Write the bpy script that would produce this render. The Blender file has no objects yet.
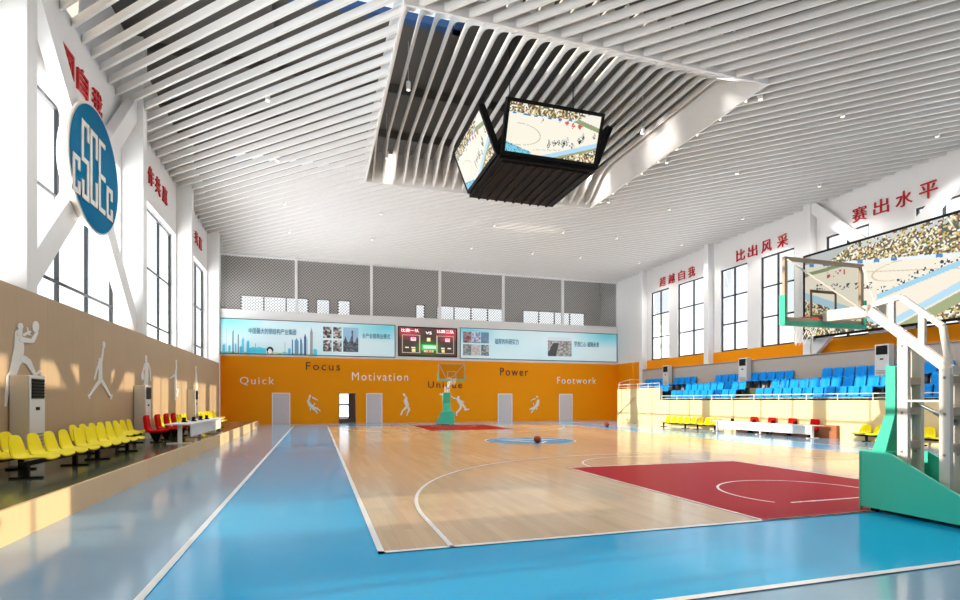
import bpy, math, random
from mathutils import Vector, Matrix
random.seed(7)
PI = math.pi
S = bpy.context.scene
COL = S.collection

# ------------------------------------------------------------------ measuring helper (photo pixel -> point on a plane of the hall)
F_, YAW, HOR, H_ = 529., math.atan(163.5/529), 400.2, 1.63
_c, _s = math.cos(YAW), math.sin(YAW)
def ray(u, v):
    a = (u-480)/F_
    return (a*_c+_s, -a*_s+_c, -(v-HOR)/F_)
def on_x(u, v, X):
    r = ray(u, v); t = X/r[0]; return (X, r[1]*t, H_+r[2]*t)
def on_y(u, v, Y):
    r = ray(u, v); t = Y/r[1]; return (r[0]*t, Y, H_+r[2]*t)

# ------------------------------------------------------------------ materials
def srgb(r, g, b):
    f = lambda c: (c/255/12.92) if c/255 <= .04045 else ((c/255+.055)/1.055)**2.4
    return (f(r), f(g), f(b), 1)
def nodes(name):
    m = bpy.data.materials.new(name); m.use_nodes = True
    nt = m.node_tree; return m, nt, nt.nodes, nt.links, nt.nodes['Principled BSDF']
def mat(name, rgb, rough=.5, var=.04, scale=6., metal=0., spec=.5, stretch=(1,1,1), bump=0.):
    m, nt, N, L, b = nodes(name)
    c = srgb(*rgb)
    tc = N.new('ShaderNodeTexCoord'); mp = N.new('ShaderNodeMapping'); mp.inputs['Scale'].default_value = stretch
    no = N.new('ShaderNodeTexNoise'); no.inputs['Scale'].default_value = scale; no.inputs['Detail'].default_value = 3
    L.new(tc.outputs['Object'], mp.inputs[0]); L.new(mp.outputs[0], no.inputs['Vector'])
    mx = N.new('ShaderNodeMix'); mx.data_type = 'RGBA'
    mx.inputs[6].default_value = tuple(max(0, x*(1-var)) for x in c[:3])+(1,)
    mx.inputs[7].default_value = tuple(min(1, x*(1+var)) for x in c[:3])+(1,)
    L.new(no.outputs['Fac'], mx.inputs[0]); L.new(mx.outputs[2], b.inputs['Base Color'])
    b.inputs['Roughness'].default_value = rough; b.inputs['Metallic'].default_value = metal
    b.inputs['Specular IOR Level'].default_value = spec
    if bump:
        bp = N.new('ShaderNodeBump'); bp.inputs['Strength'].default_value = bump; bp.inputs['Distance'].default_value = .01
        L.new(no.outputs['Fac'], bp.inputs['Height']); L.new(bp.outputs[0], b.inputs['Normal'])
    return m
def wood(name, rgb, rough, axis, plank, seam=.85, var=.10, plen=None, grain=1.):
    """boards: brick pattern in the plane, grain stretched along the board. axis: which object axes feed brick x (along) and y (across)"""
    m, nt, N, L, b = nodes(name)
    c = srgb(*rgb)
    tc = N.new('ShaderNodeTexCoord'); sp = N.new('ShaderNodeSeparateXYZ'); cb = N.new('ShaderNodeCombineXYZ')
    L.new(tc.outputs['Object'], sp.inputs[0])
    L.new(sp.outputs[axis[0]], cb.inputs[0]); L.new(sp.outputs[axis[1]], cb.inputs[1])
    br = N.new('ShaderNodeTexBrick'); br.inputs['Scale'].default_value = 1
    br.inputs['Brick Width'].default_value = plen or 2.; br.inputs['Row Height'].default_value = plank
    br.inputs['Mortar Size'].default_value = .004; br.inputs['Mortar Smooth'].default_value = .1
    br.inputs['Color1'].default_value = tuple(x*(1-var) for x in c[:3])+(1,)
    br.inputs['Color2'].default_value = tuple(min(1, x*(1+var)) for x in c[:3])+(1,)
    br.inputs['Mortar'].default_value = tuple(x*seam for x in c[:3])+(1,)
    L.new(cb.outputs[0], br.inputs['Vector'])
    mp = N.new('ShaderNodeMapping'); mp.inputs['Scale'].default_value = (1.2, 22, 1)
    L.new(cb.outputs[0], mp.inputs[0])
    no = N.new('ShaderNodeTexNoise'); no.inputs['Scale'].default_value = 1.5; no.inputs['Detail'].default_value = 5
    L.new(mp.outputs[0], no.inputs['Vector'])
    mr = N.new('ShaderNodeMapRange'); mr.inputs[3].default_value = 1-.16*grain; mr.inputs[4].default_value = 1+.16*grain
    L.new(no.outputs['Fac'], mr.inputs[0])
    hs = N.new('ShaderNodeHueSaturation'); L.new(br.outputs['Color'], hs.inputs['Color']); L.new(mr.outputs[0], hs.inputs['Value'])
    L.new(hs.outputs[0], b.inputs['Base Color']); b.inputs['Roughness'].default_value = rough; b.inputs['Specular IOR Level'].default_value = .2
    return m
def emis_attr(name, strength, diffuse=.0):
    m, nt, N, L, b = nodes(name)
    at = N.new('ShaderNodeAttribute'); at.attribute_name = 'Col'
    L.new(at.outputs['Color'], b.inputs['Base Color' if diffuse else 'Emission Color'])
    if diffuse:
        L.new(at.outputs['Color'], b.inputs['Emission Color'])
    else:
        b.inputs['Base Color'].default_value = (.02, .02, .02, 1)
    b.inputs['Emission Strength'].default_value = strength; b.inputs['Roughness'].default_value = .35
    return m
def glass(name, tint=(1,1,1), refl=.08, rough=.02):
    m, nt, N, L, b = nodes(name)
    tr = N.new('ShaderNodeBsdfTransparent'); tr.inputs[0].default_value = tint+(1,)
    gl = N.new('ShaderNodeBsdfGlossy'); gl.inputs['Roughness'].default_value = rough
    lw = N.new('ShaderNodeLayerWeight'); lw.inputs[0].default_value = .25
    mu = N.new('ShaderNodeMath'); mu.operation = 'MULTIPLY'; mu.inputs[1].default_value = refl*4
    L.new(lw.outputs['Fresnel'], mu.inputs[0])
    mx = N.new('ShaderNodeMixShader'); L.new(mu.outputs[0], mx.inputs[0])
    L.new(tr.outputs[0], mx.inputs[1]); L.new(gl.outputs[0], mx.inputs[2])
    L.new(mx.outputs[0], N['Material Output'].inputs[0])
    return m
def emit(name, rgb, strength):
    m, nt, N, L, b = nodes(name)
    b.inputs['Emission Color'].default_value = srgb(*rgb); b.inputs['Emission Strength'].default_value = strength
    b.inputs['Base Color'].default_value = srgb(*rgb)
    return m
def mesh_screen(name):
    m, nt, N, L, b = nodes(name)
    tc = N.new('ShaderNodeTexCoord'); mp = N.new('ShaderNodeMapping')
    mp.inputs['Rotation'].default_value = (0, 0, 0)
    L.new(tc.outputs['Object'], mp.inputs[0])
    ch = N.new('ShaderNodeTexChecker'); ch.inputs['Scale'].default_value = 1/.1
    sp = N.new('ShaderNodeSeparateXYZ'); cb = N.new('ShaderNodeCombineXYZ'); L.new(mp.outputs[0], sp.inputs[0])
    L.new(sp.outputs[0], cb.inputs[0]); L.new(sp.outputs[2], cb.inputs[1]); cb.inputs[2].default_value = .05
    L.new(cb.outputs[0], ch.inputs['Vector'])
    tr = N.new('ShaderNodeBsdfTransparent'); mx = N.new('ShaderNodeMixShader')
    L.new(ch.outputs['Fac'], mx.inputs[0]); b.inputs['Base Color'].default_value = srgb(190,186,182)
    b.inputs['Roughness'].default_value = .6
    L.new(tr.outputs[0], mx.inputs[1]); L.new(b.outputs[0], mx.inputs[2]); L.new(mx.outputs[0], N['Material Output'].inputs[0])
    return m

M = dict(
 white=mat('white_plaster', (234,232,230), .6, .02, 3),
 baffle=mat('baffle_paint', (236,232,228), .45, .02, 2),
 deck=mat('roof_deck', (92,89,85), .8, .12, .6),
 orange=mat('orange_paint', (240,148,0), .55, .03, .4, spec=.15),
 panel=wood('oak_panel', (186,160,130), .5, (2,1), 1.22, .72, .03, 30, .7),
 cream=wood('cream_veneer', (234,207,158), .5, (2,1), 1.9, .72, .02, 30, .35),
 step=wood('step_veneer', (226,190,146), .4, (2,1), 1.2, .8, .03, 30, .4),
 stagefloor=mat('stage_floor', (84,88,72), .14, .10, .8, spec=.3),
 surround=mat('surround_floor', (134,170,196), .12, .03, 1.5, spec=.38),
 blue=mat('blue_floor', (6,170,226), .15, .03, 2, spec=.32),
 courtwood=wood('maple_boards', (206,177,143), .15, (1,0), .13, .93, .085, 1.9, .5),
 red=mat('key_red', (168,4,28), .35, .04, 3, spec=.02),
 line=mat('line_white', (238,238,236), .3, .02, 8),
 teal=mat('teal_enamel', (66,214,180), .35, .03, 3),
 tealpad=mat('teal_padding', (62,196,160), .5, .03, 3),
 hwhite=mat('hoop_white_enamel', (222,214,203), .3, .02, 3),
 tan=mat('shaded_hoop_enamel', (188,164,140), .4, .02, 3),  # hoop white toned tan: shade of the back faces put into the colour
 steel=mat('brushed_steel', (170,172,174), .3, .05, 20, metal=.9),
 black=mat('black_metal', (10,10,10), .6, .1, 8, spec=.2),
 frame=mat('window_frame', (30,32,34), .4, .05, 8),
 yellow=mat('yellow_plastic', (244,224,6), .4, .03, 3, spec=.25),
 redcloth=mat('red_upholstery', (196,14,12), .7, .08, 18, bump=.2, spec=.1),
 blueseat=mat('blue_seat_plastic', (0,140,222), .45, .04, 3, spec=.2),
 seatbase=mat('dark_seat_base', (12,26,62), .5, .05, 5),
 tablewhite=mat('white_laminate', (236,234,230), .35, .02, 3),
 acwhite=mat('air_conditioner_white', (222,220,214), .4, .02, 3),
 acside=mat('air_conditioner_side', (206,198,186), .45, .02, 3),
 grille=mat('air_conditioner_grille', (38,38,36), .6, .1, 40),
 greypanel=wood('grey_wall_board', (188,176,164), .6, (2,1), 1.2, .85, .02, 30, .5),
 redsign=mat('red_sign_paint', (196,16,22), .4, .03, 6),
 darkletter=mat('dark_letter', (78,52,30), .5, .05, 6),
 whiteletter=mat('white_letter', (240,236,226), .5, .02, 6),
 discblue=mat('disc_blue', (0,108,150), .5, .03, 2, spec=.03),
 circle=mat('centre_circle_blue', (0,150,200), .25, .03, 2, spec=.15),
 figure=mat('figure_white', (226,222,216), .5, .02, 4),
 door=mat('door_paint', (208,198,200), .3, .02, 2),
 grey=mat('grey_concrete', (128,126,124), .7, .08, 1),
 corridor=mat('corridor_wall', (120,108,104), .7, .05, 1),
 skyframe=mat('blue_skylight_frame', (40,84,140), .5, .05, 3),
 cable=mat('cable_black', (10,10,10), .5, .05, 20),
 boxdark=wood('dark_slat_wood', (24,14,10), .5, (1,0), .2, .4, .2, 30, 1),
 ball=mat('basketball_leather', (150,50,22), .55, .1, 60, bump=.4),
 leaf=mat('distant_foliage', (214,226,206), .8, .1, 4),
 farblock=mat('distant_block', (150,158,168), .8, .1, .5),
 net=mat('net_cord', (235,235,232), .7, .03, 10),
 glass=glass('window_glass'),
 bglass=glass('board_glass', (.74,.75,.72), .10),
 mesh=mesh_screen('perforated_mesh'),
 screen=emis_attr('screen_picture', 1.0),
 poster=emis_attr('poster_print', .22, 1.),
 led=emis_attr('led_picture', 1.2),
 lamp=emit('lamp_glow', (255,246,230), 1.5),
 cyan=mat('poster_teal_ink', (0,120,146), .4, .02, 4),
)

# ------------------------------------------------------------------ mesh builder
class MB:
    def __init__(s): s.v = []; s.f = []; s.mi = []; s.col = []
    def poly(s, pts, mi=0, col=None):
        n = len(s.v); s.v += [tuple(p) for p in pts]; s.f.append(tuple(range(n, n+len(pts)))); s.mi.append(mi); s.col.append(col)
    def raw(s, vs, fs, mi=0):
        n = len(s.v); s.v += [tuple(p) for p in vs]
        for f in fs: s.f.append(tuple(n+i for i in f)); s.mi.append(mi); s.col.append(None)
    def box(s, a, b, mi=0):
        x0,y0,z0 = a; x1,y1,z1 = b
        if x0 > x1: x0,x1 = x1,x0
        if y0 > y1: y0,y1 = y1,y0
        if z0 > z1: z0,z1 = z1,z0
        vs = [(x,y,z) for z in (z0,z1) for y in (y0,y1) for x in (x0,x1)]
        s.raw(vs, [(0,2,3,1),(4,5,7,6),(0,1,5,4),(2,6,7,3),(0,4,6,2),(1,3,7,5)], mi)
        return s
    def bar(s, p, q, w, h=None, up=(0,0,1), mi=0):
        """rectangular bar from p to q: w across, h along 'up'"""
        h = h or w; p = Vector(p); q = Vector(q); d = (q-p).normalized(); u = Vector(up)
        if abs(d.dot(u)) > .98: u = Vector((0,1,0))
        sd = d.cross(u).normalized(); u = sd.cross(d).normalized()
        vs = [e+sd*(i*w/2)+u*(j*h/2) for e in (p,q) for j in (-1,1) for i in (-1,1)]
        s.raw(vs, [(0,2,3,1),(4,5,7,6),(0,1,5,4),(2,6,7,3),(0,4,6,2),(1,3,7,5)], mi)
        return s
    def tube(s, pts, r, n=8, mi=0, cap=True):
        pts = [Vector(p) for p in pts]; rings = []
        for i, p in enumerate(pts):
            d = (pts[min(i+1,len(pts)-1)]-pts[max(i-1,0)]).normalized()
            u = Vector((0,0,1)) if abs(d.z) < .95 else Vector((1,0,0))
            a = d.cross(u).normalized(); b = a.cross(d)
            rr = r[i] if isinstance(r, (list,tuple)) else r
            rings.append([p+a*(rr*math.cos(2*PI*k/n))+b*(rr*math.sin(2*PI*k/n)) for k in range(n)])
        vs = [v for R in rings for v in R]; fs = []
        for i in range(len(pts)-1):
            for k in range(n):
                fs.append((i*n+k, i*n+(k+1)%n, (i+1)*n+(k+1)%n, (i+1)*n+k))
        if cap: fs += [tuple(range(n))[::-1], tuple(range((len(pts)-1)*n, len(pts)*n))]
        s.raw(vs, fs, mi); return s
    def prism(s, pts, d, mi=0):
        """closed outline pts (3D) pushed along vector d"""
        n = len(pts); d = Vector(d); P = [Vector(p) for p in pts]
        vs = P+[p+d for p in P]
        fs = [tuple(range(n)), tuple(range(n, 2*n))[::-1]]+[(i, i+n, (i+1)%n+n, (i+1)%n) for i in range(n)]
        s.raw(vs, fs, mi); return s
    def grid(s, rows, mi=0):
        n = len(rows[0]); m = len(rows)
        s.raw([p for r in rows for p in r], [(i*n+j, i*n+j+1, (i+1)*n+j+1, (i+1)*n+j) for i in range(m-1) for j in range(n-1)], mi); return s
    def build(s, name, mats, parent=None, smooth=False, loc=None, bevel=0):
        me = bpy.data.meshes.new(name); me.from_pydata(s.v, [], s.f)
        if not isinstance(mats, (list,tuple)): mats = [mats]
        for m in mats: me.materials.append(m)
        me.polygons.foreach_set('material_index', s.mi)
        if any(c is not None for c in s.col):
            ca = me.color_attributes.new('Col', 'FLOAT_COLOR', 'CORNER'); dat = []
            for p, c in zip(me.polygons, s.col):
                c = c or (.5,.5,.5,1)
                for _ in range(p.loop_total): dat += list(c)
            ca.data.foreach_set('color', dat)
        else:
            import bmesh
            bm = bmesh.new(); bm.from_mesh(me); bmesh.ops.recalc_face_normals(bm, faces=bm.faces)
            bm.to_mesh(me); bm.free()
        if smooth: me.polygons.foreach_set('use_smooth', [True]*len(me.polygons))
        me.update()
        o = bpy.data.objects.new(name, me); COL.objects.link(o)
        if loc is not None: o.location = loc
        if parent is not None: o.parent = parent
        if bevel:
            b = o.modifiers.new('Bevel', 'BEVEL'); b.width = bevel; b.segments = 2; b.limit_method = 'ANGLE'
        return o

def thing(name, label, cat, loc=(0,0,0), rz=0, group=None):
    o = bpy.data.objects.new(name, None); COL.objects.link(o); o.location = loc; o.rotation_euler = (0,0,rz)
    o.empty_display_size = .2
    o['label'] = label; o['category'] = cat
    if group: o['group'] = group
    return o
def tag(o, label, cat, group=None):
    o['label'] = label; o['category'] = cat
    if group: o['group'] = group
    return o
def struct(name):
    o = bpy.data.objects.new(name, None); COL.objects.link(o); o['kind'] = 'structure'; return o
def st(o): o['kind'] = 'structure'; return o
KIDS = {}
def dup(root, loc, rz=None, label=None, group=None):
    def cp(o, par):
        c = o.copy(); COL.objects.link(c); c.parent = par
        for ch in [k for k in KIDS_OF(o)]: cp(ch, c)
        return c
    def KIDS_OF(o):
        if o.name not in KIDS: KIDS[o.name] = list(o.children)
        return KIDS[o.name]
    c = cp(root, None); c.location = loc
    if rz is not None: c.rotation_euler = (0,0,rz)
    if label: c['label'] = label
    if group: c['group'] = group
    return c

def text_mesh(body, name, m, w, h, M4, parent=None, extrude=.02, spacing=1.0):
    """text fitted into a w x h box centred on the origin of M4"""
    cu = bpy.data.curves.new('lettering', 'FONT'); cu.body = body; cu.extrude = extrude; cu.space_character = spacing
    cu.resolution_u = 3; cu.align_x = 'LEFT'
    t = bpy.data.objects.new('lettering', cu); COL.objects.link(t); bpy.context.view_layer.update()
    me = bpy.data.meshes.new_from_object(t.evaluated_get(bpy.context.evaluated_depsgraph_get()))
    bpy.data.objects.remove(t); bpy.data.curves.remove(cu)
    xs = [v.co.x for v in me.vertices]; ys = [v.co.y for v in me.vertices]
    x0,x1,y0,y1 = min(xs),max(xs),min(ys),max(ys)
    for v in me.vertices:
        v.co = M4 @ Vector(((v.co.x-(x0+x1)/2)/(x1-x0)*w, (v.co.y-(y0+y1)/2)/(y1-y0)*h, v.co.z))
    me.materials.clear(); me.materials.append(m)
    o = bpy.data.objects.new(name, me); COL.objects.link(o)
    if parent is not None: o.parent = parent
    return o
def split_letters(body, m, w, h, M4, root, spacing):
    cu = bpy.data.curves.new('lettering', 'FONT'); cu.body = body; cu.extrude = .02; cu.space_character = spacing; cu.resolution_u = 3
    t = bpy.data.objects.new('lettering', cu); COL.objects.link(t); bpy.context.view_layer.update()
    me = bpy.data.meshes.new_from_object(t.evaluated_get(bpy.context.evaluated_depsgraph_get()))
    bpy.data.objects.remove(t); bpy.data.curves.remove(cu)
    par = list(range(len(me.vertices)))
    def find(i):
        while par[i] != i: par[i] = par[par[i]]; i = par[i]
        return i
    for p in me.polygons:
        vs = list(p.vertices)
        for v in vs[1:]: par[find(v)] = find(vs[0])
    isl = {}
    for v in me.vertices: isl.setdefault(find(v.index), []).append(v.index)
    R_ = sorted([[min(me.vertices[i].co.x for i in q), max(me.vertices[i].co.x for i in q), q] for q in isl.values()], key=lambda r: r[0])
    G = []
    for r in R_:
        if G and r[0] < G[-1][1]: G[-1][1] = max(G[-1][1], r[1]); G[-1][2] = G[-1][2]+r[2]
        else: G.append(r)
    xs = [v.co.x for v in me.vertices]; ys = [v.co.y for v in me.vertices]; x0,x1,y0,y1 = min(xs),max(xs),min(ys),max(ys)
    for g in G:
        keep = set(g[2]); idx = {}; vv = []
        for i in g[2]:
            co = me.vertices[i].co; idx[i] = len(vv); vv.append(tuple(M4 @ Vector(((co.x-(x0+x1)/2)/(x1-x0)*w, (co.y-(y0+y1)/2)/(y1-y0)*h, co.z))))
        ff = [tuple(idx[i] for i in p.vertices) for p in me.polygons if p.vertices[0] in keep]
        nm_ = bpy.data.meshes.new('letter'); nm_.from_pydata(vv, [], ff); nm_.materials.append(m)
        o = bpy.data.objects.new('letter', nm_); COL.objects.link(o); o.parent = root
def frame_m4(origin, xdir, ydir):
    x = Vector(xdir).normalized(); y = Vector(ydir).normalized(); z = x.cross(y)
    m = Matrix((x, y, z)).transposed().to_4x4(); m.translation = Vector(origin); return m
def wall_word_char(body, cx, cy, cz, w, h, facing):
    if facing == 'left_wall': return frame_m4((cx,cy,cz), (0,1,0), (0,0,1))     # read from +X side
    if facing == 'right_wall': return frame_m4((cx,cy,cz), (0,-1,0), (0,0,1))
    return frame_m4((cx,cy,cz), (1,0,0), (0,0,1))

# ------------------------------------------------------------------ key dimensions (metres)
XL, XR = -6.10, 23.84            # window walls
PL, PR = -5.47, 23.40            # pillar fronts
YF = 38.6                        # far wall
YB = -7.0
ZC = 11.35                       # underside of the baffles
ZD = 13.9
# ------------------------------------------------------------------ floor
fl = MB(); fl.poly([(XL-.5,YB,0),(XR+.5,YB,0),(XR+.5,YF+4,0),(XL-.5,YF+4,0)])
floor = st(fl.build('floor', M['surround']))
CX, CH = 8.19, 7.53
Y0, Y1 = 5.69, 33.5
def slabz(x0,y0,x1,y1,z): return [(x0,y0,z),(x1,y0,z),(x1,y1,z),(x0,y1,z)]
OX0, OX1, OY0, OY1 = -1.38, 17.8, 3.64, 35.6
b = MB(); b.poly(slabz(OX0,OY0,OX1,OY1,.003)); b.build('blue_border', M['blue'], floor)
b = MB(); b.poly(slabz(CX-CH,Y0,CX+CH,Y1,.006)); b.build('court_boards', M['courtwood'], floor)
KW, KL = 2.42, 5.8
b = MB(); b.poly(slabz(CX-KW,Y0,CX+KW,Y0+KL,.009)); b.build('key_area', M['red'], floor)
b = MB(); b.poly(slabz(CX-KW,Y1-KL,CX+KW,Y1,.009)); b.build('key_area', M['red'], floor)
b = MB(); b.poly([(CX+1.78*math.cos(a*PI/32), 19.7+1.78*math.sin(a*PI/32), .009) for a in range(64)]); b.build('centre_circle', M['circle'], floor)
ln = MB(); W = .06
def seg(x0,y0,x1,y1,z=.0125,w=W):
    d = Vector((x1-x0,y1-y0,0)).normalized(); n = Vector((-d.y,d.x,0))*w/2; e = d*w/2
    p = Vector((x0,y0,z))-e; q = Vector((x1,y1,z))+e; ln.poly([p-n,q-n,q+n,p+n])
def arc(cx,cy,r,a0,a1,z=.0125,w=W,n=48):
    for i in range(n):
        a = math.radians(a0+(a1-a0)*i/n); c = math.radians(a0+(a1-a0)*(i+1)/n)
        ln.poly([(cx+(r-w/2)*math.cos(a),cy+(r-w/2)*math.sin(a),z),(cx+(r+w/2)*math.cos(a),cy+(r+w/2)*math.sin(a),z),
                 (cx+(r+w/2)*math.cos(c),cy+(r+w/2)*math.sin(c),z),(cx+(r-w/2)*math.cos(c),cy+(r-w/2)*math.sin(c),z)])
def rect(x0,y0,x1,y1,w=W,z=.0125):
    seg(x0,y0,x1,y0,z,w); seg(x1,y0,x1,y1,z,w); seg(x1,y1,x0,y1,z,w); seg(x0,y1,x0,y0,z,w)
rect(OX0,OY0,OX1,OY1,.075); rect(CX-CH,Y0,CX+CH,Y1,.07)
for y, sg in ((Y0,1),(Y1,-1)):
    rect(CX-KW, y, CX+KW, y+sg*KL, .05)
    hy = y+sg*1.575; R3 = 6.76
    th = math.degrees(math.acos(1.0)) 
    seg(CX-R3, y, CX-R3, hy); seg(CX+R3, y, CX+R3, hy)
    arc(CX, hy, R3, 0, 180*sg, n=80)
    arc(CX, y+sg*KL, 1.8, 0, 180*sg, w=.045)
    arc(CX, hy-sg*.05, 1.38, -25*sg, 205*sg, w=.045)
    seg(CX-1.0, y+sg*.85, CX+.9, y+sg*.85, w=.045)
arc(CX, 19.7, 1.8, 0, 360, n=64)
def swoosh(cx0, cy0, cx1, cy1, bend, w):
    P_ = []
    for k in range(13):
        t = k/12; x = cx0+(cx1-cx0)*t; y = cy0+(cy1-cy0)*t+bend*math.sin(PI*t); ww = w*math.sin(PI*min(max(t,.04),.96)); P_.append((x,y,ww))
    for a, c in zip(P_, P_[1:]):
        ln.poly([(CX+a[0],19.7+a[1]-a[2]/2,.0125),(CX+c[0],19.7+c[1]-c[2]/2,.0125),(CX+c[0],19.7+c[1]+c[2]/2,.0125),(CX+a[0],19.7+a[1]+a[2]/2,.0125)])
swoosh(-1.3,.9,.1,-1.2,.25,.45); swoosh(-.7,1.2,.6,-.2,.2,.35); swoosh(-.1,-1.4,.5,-.6,.1,.25); swoosh(.3,.9,1.3,-.4,.25,.35); swoosh(-.2,.5,1.0,.2,-.2,.2)
ln.build('court_lines', M['line'], floor)

# ------------------------------------------------------------------ walls and windows
def wall_with_openings(name, x0, x1, openings, zt, material):
    """long wall in the YZ plane; openings (ya, yb, za, zb) sorted"""
    root = struct(name); b = MB(); y = YB
    for ya, yb, za, zb in openings:
        if ya > y: b.box((x0,y,0),(x1,ya,zt))
        b.box((x0,ya,0),(x1,yb,za)); b.box((x0,ya,zb),(x1,yb,zt)); y = yb
    b.box((x0,y,0),(x1,YF+.2,zt)); b.build('wall_surface', material, root)
    return root
wn = [0]
def window(x, ya, yb, za, zb, ys, zs, w=.085):
    """black bars and one pane, in the YZ plane at x"""
    wn[0] += 1; root = struct('window_%d' % wn[0])
    b = MB()
    for y in [ya+w/2, yb-w/2]+ys: b.box((x-.04,y-w/2,za),(x+.04,y+w/2,zb))
    for z in [za+w/2, zb-w/2]+zs: b.box((x-.045,ya,z-w/2),(x+.045,yb,z+w/2))
    b.build('window_frame', M['frame'], root)
    g = MB(); g.poly([(x,ya,za),(x,yb,za),(x,yb,zb),(x,ya,zb)]); g.build('pane', M['glass'], root)
Lbays = [(-1.1,5.6),(6.0,12.65),(13.1,19.95),(20.35,27.05),(27.45,34.15)]
Lopen = [(a+.05,b_-.05,3.3,9.15) for a,b_ in Lbays]+[(34.75,38.3,4.65,9.15)]  # last opening is added, unseen behind a pillar, to sun the grandstand end
wl = wall_with_openings('wall_left', XL-.32, XL, Lopen, 14.2, M['white'])
for (a,b_,za,zb) in Lopen:
    n = 3; ys = [a+1.15+1.82*k for k in range(4) if a+1.15+1.82*k < b_-.2]
    window(XL-.25, a, b_, za, 9.1, ys, [6.79, 4.63])
Ropen = []
for k, base in enumerate([-.75, 6.35, 13.45, 20.55, 27.65]):
    if k == 4: Ropen += [(27.9,30.9),(31.83,33.94)]
    else: Ropen += [(base+1.0, base+3.2), (base+4.15, base+6.28)]
Ropen[4:6] = [(13.7,15.72),(17.64,19.77)]
Ropen = [(a,b_,4.6,9.63) for a,b_ in Ropen]
wr = wall_with_openings('wall_right', XR, XR+.32, Ropen, 14.2, M['white'])
for (a,b_,za,zb) in Ropen:
    ym = [29.37] if b_-a > 2.6 else [(a+b_)/2]
    window(XR+.12, a, b_, za, zb, ym, [7.93, 6.25])
wb_ = struct('wall_back'); b = MB(); b.box((XL-.3,YB-.2,0),(XR+.3,YB,14.2)); b.build('wall_surface', M['panel'], wb_)
# painted bands on the walls
t = struct('trim_1')
b = MB(); b.box((XR-.02,6,3.8),(XR,34.4,4.6)); b.build('orange_band', M['orange'], t)
b = MB(); b.box((XR-.03,34.5,0),(XR,YF,4.6)); b.build('orange_band', M['orange'], t)
t = struct('trim_2')
b = MB(); b.box((XR-.55,6,1.8),(XR-.45,34.2,3.86)); b.build('back_board', M['greypanel'], t)
b = MB(); b.box((XR-.55,6,3.82),(XR,34.2,3.9)); b.build('ledge', M['greypanel'], t)
# left timber lining
t = struct('trim_3')
b = MB(); b.box((PL-.06,-7,0),(PL+.02,34.1,3.8)); b.build('timber_lining', M['panel'], t)
b = MB(); b.box((XL,-7,3.74),(PL-.06,33.95,3.8)); b.build('lining_top', M['panel'], t)
t = struct('trim_4'); b = MB(); b.box((XL,34.7,0),(XL+.03,YF,4.6)); b.build('orange_band', M['orange'], t)
# pillars
tn = 4
for x0, x1, ys in ((XL, PL, [5.6,12.65,20.0,27.1,34.2]), (PR, XR, [6.0,13.15,20.25,27.4,34.4])):
    for y in ys:
        tn += 1; t = struct('trim_%d' % tn)
        b = MB(); b.box((x0,y,0),(x1,y+.4,ZC+2.3)); b.build('pillar', M['white'], t, bevel=.01)
# cross braces
def brace(x, ya, yb, za, zb, w=.55, d=.3):
    global tn
    tn += 1; t = struct('trim_%d' % tn)
    for (p, q) in (((ya,za),(yb,zb)), ((ya,zb),(yb,za))):
        b = MB(); b.bar((x,p[0],p[1]),(x,q[0],q[1]), d, w, up=(0,0,1)); b.build('brace', M['white'], t)
brace(PL-.33, 13.0, 20.1, 3.95, 11.3)
brace(PR+.2, 12.9, 20.3, 3.95, 11.3, w=.5, d=.24)

# ------------------------------------------------------------------ far wall
wf = struct('wall_far')
b = MB(); D = (1.50, 2.70)
b.box((XL,YF,0),(D[0],YF+.2,4.6)); b.box((D[1],YF,0),(XR,YF+.2,4.6)); b.box((D[0],YF,2.14),(D[1],YF+.2,4.6))
b.build('orange_surface', M['orange'], wf)
b = MB(); b.box((XL,YF-.02,4.6),(XR,YF+.25,7.66)); b.build('display_band', M['white'], wf)
b = MB(); b.box((XL,YF-.08,7.6),(XR,YF+.3,7.7)); b.build('band_ledge', M['white'], wf)
xs = [XL, -1.34, 3.78, 8.81, 13.84, 18.9, XR]
for i in range(6):
    b = MB(); b.poly([(xs[i],YF+.1,7.66),(xs[i+1],YF+.1,7.66),(xs[i+1],YF+.1,ZC+.1),(xs[i],YF+.1,ZC+.1)]); b.build('mesh_panel', M['mesh'], wf)
b = MB(); b.box((XL,YF-.12,ZC-.02),(XR,YF+.3,ZC+.35)); b.build('ceiling_edge', M['white'], wf)
for x in xs[1:-1]:
    b = MB(); b.box((x-.09,YF-.02,7.66),(x+.09,YF+.2,ZC+.3)); b.build('mullion', M['white'], wf)
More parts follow.
